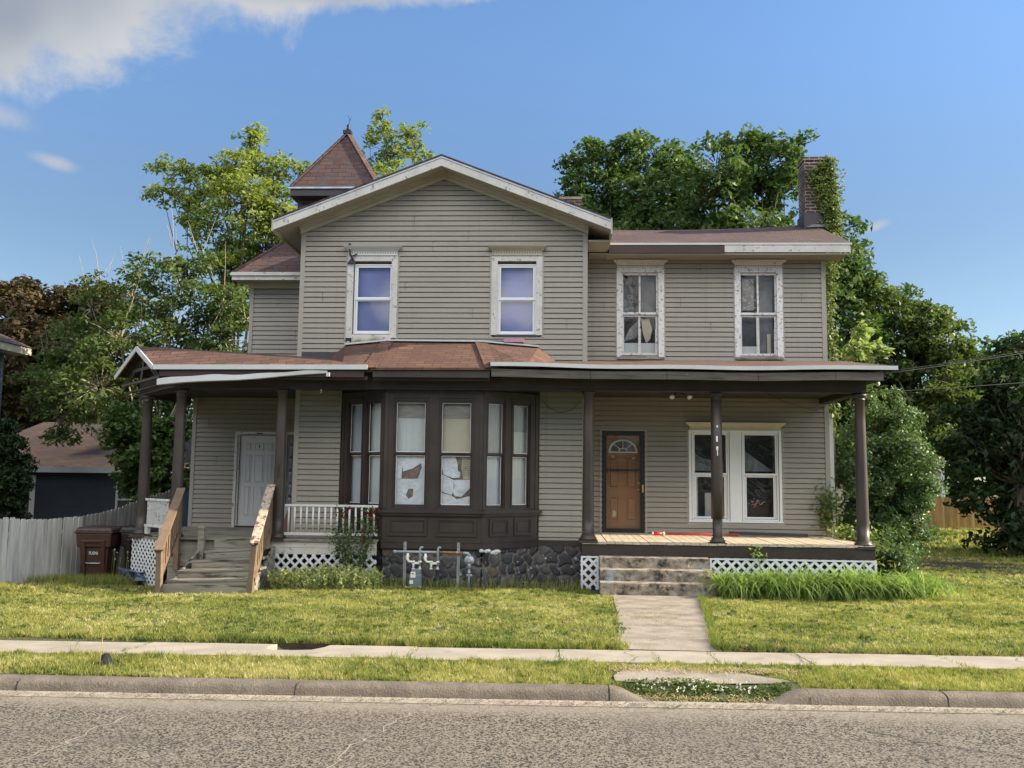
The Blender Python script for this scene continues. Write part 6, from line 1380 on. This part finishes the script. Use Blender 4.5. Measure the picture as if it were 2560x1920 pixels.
tree('shade_tree', 'taller unseen tree behind the nearer one, added to darken the broad side yard tree', 'tree', [(21.5, 26, 5, 1.8), (22, 27, 7, 1.8), (21, 25, 7, 1.5), (22, 25.5, 3, 1.6)], (21.8, 26, -.4), 'leaf_dark', .2, .6, clump=.8)  # out of view, added to throw shade on the dark tree at the right

# --- ivy on the wing corner and the chimney
t = thing('ivy', 'ivy climbing the right wing corner and over the brick chimney', 'ivy', (5.5, 17.9, -.3))
C_ = []; mb = MB(); stems = [[(5.55, 17.75, -.3), (5.5, 17.7, 2), (5.52, 17.72, 4), (5.56, 17.9, 6.2)], [(5.8, 19, 6.8), (5.9, 18.98, 7.8), (5.75, 19.0, 8.7)], [(5.65, 19, 7.6), (5.8, 19.0, 7.9), (5.93, 19.0, 7.75)]]
for s_ in stems: mb.tube(s_, .012, 4)
mb.tube([(6.05, 19.1, 8.15), (6.2, 19.1, 8.22), (6.32, 19.1, 8.4)], .006, 4)
def cl(n, x, y, z, s): return rng.normal(size=(n, 3))*np.array([s[0], s[1], s[2]])+np.array([x, y, z])
for z in np.arange(3.7, 6.15, .045): C_.append(cl(16, 5.52+.035*math.sin(z*2.3)+(.10*max(0, 4.6-z)), 17.74, z, (.075+.05*max(0, 4.6-z), .05, .05)))
for z in np.arange(6.3, 8.72, .03):
    wd = float(np.interp(z, [6.3, 7.2, 7.5, 8.3, 8.72], [.10, .12, .10, .16, .07])); xc = float(np.interp(z, [6.3, 7.1, 7.6, 8.35, 8.72], [5.85, 5.98, 5.94, 5.84, 5.95])); C_.append(cl(int(70*wd/.1*.55), xc, 18.99, z, (wd, .035, .03))); C_.append(cl(9, 6.03, 19.15, z, (.04, .15, .03)))
C_ = np.concatenate(C_); leafmesh('foliage', C_, rng.normal(size=C_.shape)*.5+[.2, -.8, .5], .034, .027, 'leaf_ivy', t); mb.build('stem', 'bark', t)
t = thing('creeper', 'bright green creeper spilling onto the right end of the right porch', 'plant', (5.5, 17.2, -.3))
C_ = [cl(150, 5.32, 17.5, 1.25, (.14, .08, .20)), cl(120, 5.30, 17.55, .95, (.10, .05, .22)), cl(170, 5.62, 17.2, .72, (.20, .16, .10)), cl(170, 5.75, 17.0, .55, (.16, .18, .14)), cl(80, 5.50, 17.7, 3.02, (.06, .05, .13)), cl(60, 5.45, 17.72, 2.75, (.05, .04, .12)), cl(90, 5.95, 16.9, .3, (.2, .2, .2))]
C_ = np.concatenate(C_); leafmesh('foliage', C_, rng.normal(size=C_.shape)*.6+[.4, -.4, .7], .055, .028, 'leaf_ivy', t)
mb = MB(); mb.tube([(5.6, 17.4, -.3), (5.4, 17.55, .8), (5.35, 17.58, 1.5)], .01, 4); mb.build('stem', 'bark', t)
t = thing('seedling', 'small seedling growing up in front of the deck skirt', 'plant', (3.4, 15.4, -.2))
C_ = np.concatenate([cl(22, 3.42, 15.38, .50, (.07, .03, .06)), cl(14, 3.47, 15.38, .35, (.07, .03, .05))]); leafmesh('foliage', C_, rng.normal(size=C_.shape)*.5+[0, -.5, .7], .04, .016, 'leaf_lily', t)
mb = MB(); mb.tube([(3.55, 15.4, -.2), (3.48, 15.4, .3), (3.42, 15.38, .58)], .006, 4); mb.build('stem', 'leaf_lily', t)

o = leafmesh('lawn_weeds', WEEDS, rng.normal(size=WEEDS.shape)*.4+[0, -.3, 1], .022, .011, 'clover', None); tag(o, 'low broad-leaved weed rosettes scattered through the lawn', 'weeds', kind='stuff')
# --- daylily bed: arching strap leaves
def straps(n, xf, yf, L0, L1, w, mat, name, parent, segs=6, droop=1.0):
    x = xf(n); y = yf(n); z = g_(x, y); a = rng.uniform(0, 2*math.pi, n); L = rng.uniform(L0, L1, n)*(.55+.75*vnoise(x, y, 2.6, 8)); out = rng.uniform(.35, .85, n)*droop
    dx, dy = np.cos(a), np.sin(a); V = np.empty((n, segs+1, 2, 3)); ww = w*rng.uniform(.7, 1.3, n)
    tw = rng.uniform(-.5, .5, n)
    for k in range(segs+1):
        t_ = k/segs; r = L*out*t_**1.4*.75; h = L*(t_*1.15-out*.95*t_**2.6)*.85
        wid = ww*(1-t_**2.2)*.5+.0008
        px_, py_ = -np.sin(a+tw), np.cos(a+tw)
        for s_, sg in ((0, -1), (1, 1)):
            V[:, k, s_, 0] = x+dx*r+px_*wid*sg; V[:, k, s_, 1] = y+dy*r+py_*wid*sg; V[:, k, s_, 2] = z+h
    base = np.arange(n)[:, None]*(2*(segs+1)); F_ = []
    for k in range(segs): F_.append(base+np.array([[2*k, 2*k+1, 2*k+3, 2*k+2]]))
    F_ = np.stack(F_, 1).reshape(-1, 4)
    return fastmesh(name, V.reshape(-1, 3), F_, mat, parent=parent, rnd=np.repeat(rng.random(n), segs))
t = thing('daylily_bed', 'dense bed of arching daylily leaves below the right lattice', 'plants', (4, 14.9, -.2))
def lx(n): return 2.62+3.2*rng.random(n)
def ly(n): return np.clip(14.66+.20*rng.normal(size=n), 14.35, 15.3)
straps(2600, lx, ly, .62, .95, .022, 'leaf_lily', 'leaves', t, segs=8, droop=1.45)
straps(600, lambda n: 5.8+.3*rng.normal(size=n), lambda n: 15.2+.35*rng.normal(size=n), .45, .7, .020, 'leaf_lily', 'leaves', t, segs=8, droop=1.4)
# --- weed bed between the left steps and the bay
t = thing('weed_bed', 'pale green leafy weeds below the white lattice left of the bay', 'plants', (-4, 15.2, -.2))
C_ = []; mb = MB()
for k in range(430):
    x = random.uniform(-4.78, -2.95); y = random.uniform(14.66, 15.2); z = gz(x, y); h = random.uniform(.20, .42)*(1-.25*abs(x+3.8)); lx_, ly_ = random.uniform(-.06, .06), random.uniform(-.08, .02)
    mb.tube([(x, y, z), (x+lx_, y+ly_, z+h)], [.005, .002], 3, cap=False)
    for j in range(11): s_ = (j+1)/11; C_.append((x+lx_*s_+random.uniform(-.03, .03), y+ly_*s_+random.uniform(-.03, .03), z+h*s_+random.uniform(-.01, .01)))
C_ = np.array(C_); leafmesh('foliage', C_, rng.normal(size=C_.shape)*.5+[0, -.8, .2], .036, .012, 'leaf_weed', t); mb.build('stem', 'leaf_weed', t)
# --- rose bush
t = thing('rose_bush', 'straggly rose bush with dark red flowers at the left corner of the bay', 'bush', (-3.4, 15.25, -.2))
mb = MB(); C_ = []; fl_ = []
for k in range(12):
    a = random.uniform(-.35, .35); p = Vector((-3.40+random.uniform(-.08, .08), 15.25, -.2)); q = p+Vector((a*1.1, random.uniform(-.12, .1), random.uniform(.75, 1.35))); m_ = p.lerp(q, .5)+Vector((a*.25, 0, .1)); mb.tube([p, m_, q], [.009, .007, .004], 4)
    for s_ in np.linspace(.3, 1, 16): c = (p.lerp(m_, s_*2) if s_ < .5 else m_.lerp(q, s_*2-1)); C_ += [tuple(c+Vector((random.gauss(0, .06), random.gauss(0, .05), random.gauss(0, .04)))) for _ in range(7)]
C_ = np.array(C_); leafmesh('foliage', C_, rng.normal(size=C_.shape)*.6+[.2, -.4, .7], .026, .016, 'leaf_maple', t); mb.build('stem', 'bark', t)
for x, z in ((-3.70, 1.10), (-3.62, 1.05), (-3.55, 1.13), (-3.22, 1.06), (-3.13, 1.10), (-3.08, 1.04), (-3.60, .95), (-3.18, .98), (-3.66, 1.0), (-3.28, .6), (-3.30, .72)):
    C_ = rng.normal(size=(16, 3))*[.020, .016, .018]+[x, 15.17, z]; fl_.append(C_)
for C_ in fl_: leafmesh('flower', C_, rng.normal(size=C_.shape), .022, .018, 'petal_red', t)
# --- white clover filling the kerb cut
def clov(n): return rng.uniform(.50, 1.90, n)
x = clov(5200); yr = rng.uniform(7.06, 7.37, 5200); y = yr+.027*x; keep = (vnoise(x, y, 7, 9)+rng.random(5200)*.4 > .45) & (yr > 7.04+.20*vnoise(x, y, 3, 4)) & (yr < 7.40-.10*vnoise(x, y, 4, 14)); x, y = x[keep], y[keep]
C_ = np.stack([x, y, g_(x, y)+rng.uniform(.0, 1, len(x))*.065*vnoise(x, y, 6, 21)], 1)
t = thing('clover_patch', 'patch of white clover growing in the dropped kerb', 'clover', (1.15, 7.1, .05)); 
leafmesh('foliage', C_, rng.normal(size=C_.shape)*.4+[0, -.2, 1], .011, .009, 'clover', t)['kind'] = 'stuff'
C2 = []
for k in range(60):
    x = random.uniform(.66, 1.6); c = np.array([x, random.uniform(7.16, 7.32)+.027*x, 0]); c[2] = gz(c[0], c[1])+random.uniform(.025, .055); C2.append(rng.normal(size=(9, 3))*.0045+c)
C2 = np.concatenate(C2); leafmesh('flower', C2, rng.normal(size=C2.shape), .006, .005, 'petal_white', t)['kind'] = 'stuff'
# dead stalks and weeds on the verge
t = thing('dry_stalk', 'tall dry weed stalk beside a black clod on the left verge', 'weed', (-3.86, 7.35, .12))
mb = MB(); mb.tube([(-3.86, 7.50, .06), (-3.855, 7.52, .20), (-3.86, 7.54, .36)], [.004, .003, .0015], 4); mb.tube([(-3.855, 7.53, .20), (-3.84, 7.53, .26)], .0015, 3); mb.tube([(-3.90, 7.45, .06), (-3.885, 7.46, .13)], .003, 3); mb.build('stalk', 'dry_grass', t)
mb = MB()
p_ = [Vector((-3.93, 7.42, .245)), Vector((-3.86, 7.42, .275)), Vector((-3.76, 7.38, .17)), Vector((-3.75, 7.36, .12)), Vector((-3.80, 7.36, .13)), Vector((-3.87, 7.38, .19)), Vector((-3.92, 7.40, .20))]
mb.prism([(p.x*.75-.96, p.y+.18, (p.z-.12)*.75+.06) for p in p_], (.01, .04, -.01)); tag(mb.build('black_clod', 'black', None, bevel=.006, loc=(-3.85, 7.4, .1)), 'black chunk of plastic edging stuck in the left verge', 'debris')
for i, (x, y) in enumerate(((-1.2, 7.95), (-.3, 7.97), (.95, 8.0), (1.1, 8.35))):
    pass

# ================================================================ bins, fences, neighbours
def wheelie(x, y, rz, mat, label, name='wheelie_bin', hh=1.08, txt=None):
    t = thing(name, label, 'bin', (x, y, gz(x, y)-.01), 'wheelie bins between fence and left porch'); O = Vector((x, y, gz(x, y)-.01)); R3 = Matrix.Rotation(rz, 3, 'Z')
    def L(a, b, c): return O+R3 @ Vector((a, b, c))
    def taper(mb, z0, z1, w0, w1, d0, d1, yo0=0, yo1=0):
        mb.hexa([L(-w0, -d0+yo0, z0), L(w0, -d0+yo0, z0), L(w0, d0+yo0, z0), L(-w0, d0+yo0, z0), L(-w1, -d1+yo1, z1), L(w1, -d1+yo1, z1), L(w1, d1+yo1, z1), L(-w1, d1+yo1, z1)])
    mb = MB(); taper(mb, .06, .70, .225, .265, .25, .30); taper(mb, .70, .96, .305, .325, .335, .36); mb.build('body', mat, t, bevel=.02)
    mb = MB()
    for s in (-1, 1):   # pilasters framing the recessed front
        mb.hexa([L(s*.17-.035, -.275, .06), L(s*.17+.035, -.275, .06), L(s*.17+.035, -.24, .06), L(s*.17-.035, -.24, .06), L(s*.18-.035, -.365, .80), L(s*.18+.035, -.365, .80), L(s*.18+.035, -.33, .80), L(s*.18-.035, -.33, .80)])
    mb.hexa([L(-.215, -.37, .79), L(.215, -.37, .79), L(.215, -.33, .79), L(-.215, -.33, .79), L(-.215, -.374, .84), L(.215, -.374, .84), L(.215, -.33, .84), L(-.215, -.33, .84)]); mb.build('front_rib', mat, t, bevel=.01)
    mb = MB(); taper(mb, .96, 1.0, .345, .345, .375, .375); mb.build('rim', mat, t, bevel=.008)
    mb = MB(); taper(mb, 1.0, 1.07, .34, .31, .37, .33); mb.build('lid', mat, t, bevel=.02)
    mb = MB()
    for k in range(4): mb.hexa([L(-.24+k*.15, -.378, 1.0), L(-.21+k*.15, -.378, 1.0), L(-.21+k*.15, -.36, 1.0), L(-.24+k*.15, -.36, 1.0), L(-.24+k*.15, -.372, 1.025), L(-.21+k*.15, -.372, 1.025), L(-.21+k*.15, -.35, 1.025), L(-.24+k*.15, -.35, 1.025)])
    mb.build('lid_notch', 'black', t)
    mb = MB(); mb.tube([L(-.14, -.30, .42), L(-.10, -.325, .412), L(.10, -.325, .412), L(.14, -.30, .42)], .011, 8); mb.build('lift_bar', 'galvanised', t)
    mb = MB(); mb.tube([L(-.36, .40, .96), L(.36, .40, .96)], .016, 8); mb.build('handle', mat, t)
    for s in (-1, 1):
        mb = MB(); mb.tube([L(s*.25, .27, .12), L(s*.31, .27, .12)], .12, 16); mb.build('wheel', 'black', t)
    return t, L
b1, L1 = wheelie(-8.62, 16.55, .10, 'bin_brown', 'reddish brown wheelie bin with white lettering beside the fence')
b2, L2 = wheelie(-8.02, 16.98, .25, 'bin_dark', 'dark brown wheelie bin with a faint round emblem behind the lettered one')
b3, L3 = wheelie(-8.02, 17.85, .2, 'bin_green', 'dark green wheelie bin standing farthest back by the porch')
# lettering on the first bin and a round emblem on the second
tc_ = bpy.data.curves.new('lettering', 'FONT'); tc_.body = 'FUSNI'; tc_.size = .10; tc_.align_x = 'CENTER'; tc_.extrude = .001
to = bpy.data.objects.new('lettering_tmp', tc_); COL.objects.link(to)
bpy.context.view_layer.update()
me = bpy.data.meshes.new_from_object(to.evaluated_get(bpy.context.evaluated_depsgraph_get())); bpy.data.objects.remove(to)
lo = bpy.data.objects.new('lettering', me); COL.objects.link(lo); lo.parent = b1; me.materials.clear(); me.materials.append(M['vinyl_white'])
p = L1(0, -.312, .57)-Vector(b1.location); lo.location = p; lo.rotation_euler = (math.radians(90), 0, .10); lo.scale = (.62, .8, 1)
mb = MB(); c = L2(-.02, -.322, .62); n_ = 18
for k in range(n_):
    a0, a1 = 2*math.pi*k/n_, 2*math.pi*(k+1)/n_; e = Vector((math.cos(.25), math.sin(.25), 0)); mb.bar(c+e*.05*math.cos(a0)+Vector((0, 0, .075*math.sin(a0))), c+e*.05*math.cos(a1)+Vector((0, 0, .075*math.sin(a1))), .005, .006)
mb.bar(c+Vector((-.02, -.003, -.03)), c+Vector((.02, .003, .03)), .02, .008); mb.bar(L2(-.09, -.33, .74), L2(.09, -.33, .74), .005, .012); mb.build('emblem', 'paper_grey', b2)
mb = MB(); rj = random.Random(5)
ps = []
for k in range(26): ps.append((-7.72+rj.gauss(0, .13), 16.05+rj.gauss(0, .1), -.30+abs(rj.gauss(0, .12))))
for k in range(40):
    a, b, c = rj.sample(ps, 3); mb.face([a, b, c])
tag(mb.build('plastic_bag', 'bag', None, loc=(-7.72, 16.05, -.3)), 'crumpled bluish plastic bag on the grass beside the porch lattice', 'bag')
# wildflowers before the bins
t = thing('wildflowers', 'few thin stalks with small white flowers before the bins', 'flowers', (-8.0, 15.9, -.3)); mb = MB(); C_ = []
for k in range(10):
    x, y = -8.0+rj.uniform(-.15, .25), 15.95+rj.uniform(-.1, .1); h = rj.uniform(.35, .6); mb.tube([(x, y, -.3), (x+.02, y, -.3+h)], .003, 3, cap=False); C_.append(rng.normal(size=(6, 3))*.006+[x+.02, y-.01, -.3+h])
mb.build('stem', 'leaf_weed', t); C_ = np.concatenate(C_); leafmesh('flower', C_, rng.normal(size=C_.shape), .008, .006, 'petal_white', t)

def picket_fence(name, label, a, b, h0, h1, mat, wd=.125, gap=.014, group=None, zend=None):
    t = thing(name, label, 'fence', (a[0], a[1], gz(*a)), group); a = Vector((*a, 0)); b = Vector((*b, 0)); L = (b-a).length; u = (b-a).normalized(); n = Vector((u.y, -u.x, 0)); k = 0; s = 0
    mb = MB(); pk = 0
    while s < L:
        p = a+u*s; z = gz(p.x, p.y)-.03; tt = s/L; h = h0+(h1-h0)*(tt*tt*(3-2*tt))+random.uniform(-.012, .012); lean = random.uniform(-.008, .008)
        jo = n*random.uniform(-.006, .006); jr = n*random.uniform(-.006, .006); q = [p+jo, p+u*wd+jo+jr, p+u*wd+n*.016+jo+jr, p+n*.016+jo]
        body = [Vector((v.x, v.y, z)) for v in q]; top = [Vector((v.x+lean*u.x, v.y+lean*u.y, z+h)) for v in q]
        mb.hexa([tuple(v) for v in body]+[tuple(v) for v in top])
        # dog-eared top
        e = u*.02; mb.hexa([tuple(v) for v in top]+[tuple(top[0]+e+Vector((0, 0, .035))), tuple(top[1]-e+Vector((0, 0, .035))), tuple(top[2]-e+Vector((0, 0, .035))), tuple(top[3]+e+Vector((0, 0, .035)))])
        s += wd+gap; pk += 1
    mb.build('picket_run', mat, t)
    for zz in (.25, .85):
        mb = MB(); mb.bar(a-n*.03+Vector((0, 0, gz(a.x, a.y)+zz)), b-n*.03+Vector((0, 0, gz(b.x, b.y)+zz*h1/h0)), .04, .08); mb.build('rail', mat, t)
    return t
picket_fence('picket_fence', 'low white picket fence at the left edge beside the bins', (-9.75, 13.6), (-9.28, 17.0), 1.10, 1.22, 'fence_white')
picket_fence('picket_fence', 'taller grey picket fence rising behind the bins towards the porch', (-9.28, 17.05), (-9.05, 20.6), 1.24, 1.72, 'fence_grey')
picket_fence('board_fence', 'golden wooden board fence at the back of the side yard', (13.4, 38), (19.5, 38.6), 1.35, 1.35, 'fence_wood', .14)

def clap(F, mb, u0, u1, z0, z1, c=.13, holes=()): siding(mb, F, z0, z1, lambda z: u0, lambda z: u1, holes, c=c)
# navy garage on the left
t = thing('garage', 'dark navy clapboard garage with brown shingle roof behind the white fence', 'garage', (-13.6, 26, -.4))
F = Frame((0, 25), (1, 0)); mb = MB(); clap(F, mb, -17.5, -11.2, -.4, 1.70, .11, [(-15.9, -15.05, -.5, 1.55), (-12.65, -11.85, .35, 1.42)])
mb.box(-17.5, -11.2, 25.05, 30, -.4, 1.7); mb.build('wall', 'navy_siding', t)
mb = MB()
r0_ = [(-17.9, 24.7, 1.82), (-10.9, 24.7, 1.80), (-11.8, 27.8, 3.25), (-16.6, 27.8, 3.25)]; mb.face(r0_); mb.face([(-17.9, 24.7, 1.82), (-16.6, 27.8, 3.25), (-17.9, 31, 1.82)]); mb.face([(-10.9, 24.7, 1.8), (-10.9, 31, 1.8), (-11.8, 27.8, 3.25)]); mb.build('roof', 'shingle_grey', t)
mb = MB(); mb.box(-17.9, -10.9, 24.66, 24.7, 1.64, 1.81); mb.box(-17.9, -10.9, 24.7, 25.0, 1.66, 1.68); mb.build('fascia', 'white_paint', t)
mb = MB(); ring(mb, F, -15.9, -15.05, -.4, 1.55, .09, -.02, .03); dr_ = mb.build('door', 'white_paint', t)
mb = MB(); mb.fbox(F, -15.81, -15.14, -.02, .0, -.4, 1.46); mb.build('door_leaf', 'white_paint', dr_); mb = MB(); mb.fbox(F, -15.72, -15.22, .0, .006, .45, 1.3); mb.build('pane', 'dark_room', dr_)
mb = MB(); ring(mb, F, -12.65, -11.85, .35, 1.42, .06, -.02, .03); mb.fbox(F, -12.59, -11.91, -.02, .02, .86, .92); wn = mb.build('window', 'white_paint', t); mb = MB(); mb.fbox(F, -12.59, -11.91, -.04, -.03, .41, 1.36); mb.build('pane', 'dark_room', wn)
# slate neighbour house at the left edge: its long side faces the yard
t = thing('neighbour_house', 'slate-blue clapboard house corner with cream eaves at the left edge', 'house', (-17, 18, -.4))
FN = Frame((-15.40, 8), (0, 1)); mb = MB(); siding(mb, FN, -.4, 4.9, lambda z: 0, lambda z: 15.6, (), c=.14); mb.box(-21, -15.43, 8, 23.6, -.4, 4.9); mb.build('wall', 'slate_siding', t)
mb = MB(); mb.fbox(FN, 15.5, 15.62, 0, .03, -.4, 4.9); mb.build('corner_board', 'slate_siding', t)
mb = MB(); mb.box(-14.93, -14.89, 7.5, 24.1, 4.93, 5.13); mb.box(-21, -14.93, 24.06, 24.1, 4.93, 5.13); mb.box(-15.4, -14.93, 7.5, 24.06, 4.95, 4.97); mb.build('fascia', 'cream_paint', t)
mb = MB(); mb.face([(-14.85, 7.5, 5.14), (-14.85, 24.12, 5.14), (-18, 21, 6.9), (-18, 10, 6.9)]); mb.face([(-21.2, 24.12, 5.14), (-14.85, 24.12, 5.14), (-18, 21, 6.9)]); mb.face([(-21.2, 24.12, 5.14), (-18, 21, 6.9), (-18, 10, 6.9), (-21.2, 7.5, 5.14)]); mb.build('roof', 'shingle_grey', t)
# far houses behind the side yard
t = thing('far_house', 'tan shingled house with white eaves beyond the board fence', 'house', (17, 48, -.5))
F = Frame((0, 46), (1, 0)); mb = MB(); siding(mb, F, -.5, 2.4, lambda z: 13, lambda z: 19.6, [(18.2, 19.1, .3, 1.15)], c=.16); mb.box(13, 19.55, 46.05, 54, -.5, 2.5); mb.box(13, 19.2, 48, 54, 2.5, 6); mb.build('wall', 'tan_shingle', t)
mb = MB(); mb.box(12.8, 20, 45.5, 46, 2.42, 2.62); mb.box(19.56, 19.75, 45.96, 46.0, -.5, 2.4); mb.fbox(F, 17.0, 19.0, -1.6, -1.5, 3.1, 3.25); mb.build('trim', 'white_paint', t)
mb = MB(); mb.prism([(12.5, 47.6, 5.0), (16, 47.6, 7.0), (19.7, 47.6, 5.0)], (0, 6, 0)); mb.face([(12.8, 45.5, 2.63), (20, 45.5, 2.63), (20, 48, 3.3), (12.8, 48, 3.3)]); mb.build('roof', 'shingle_grey', t)
mb = MB(); mb.fbox(F, 18.2, 19.1, -.03, .0, .3, 1.15); mb.fbox(F, 17.2, 17.9, -1.98, -1.95, 3.6, 4.6); mb.build('window', 'dark_room', t)
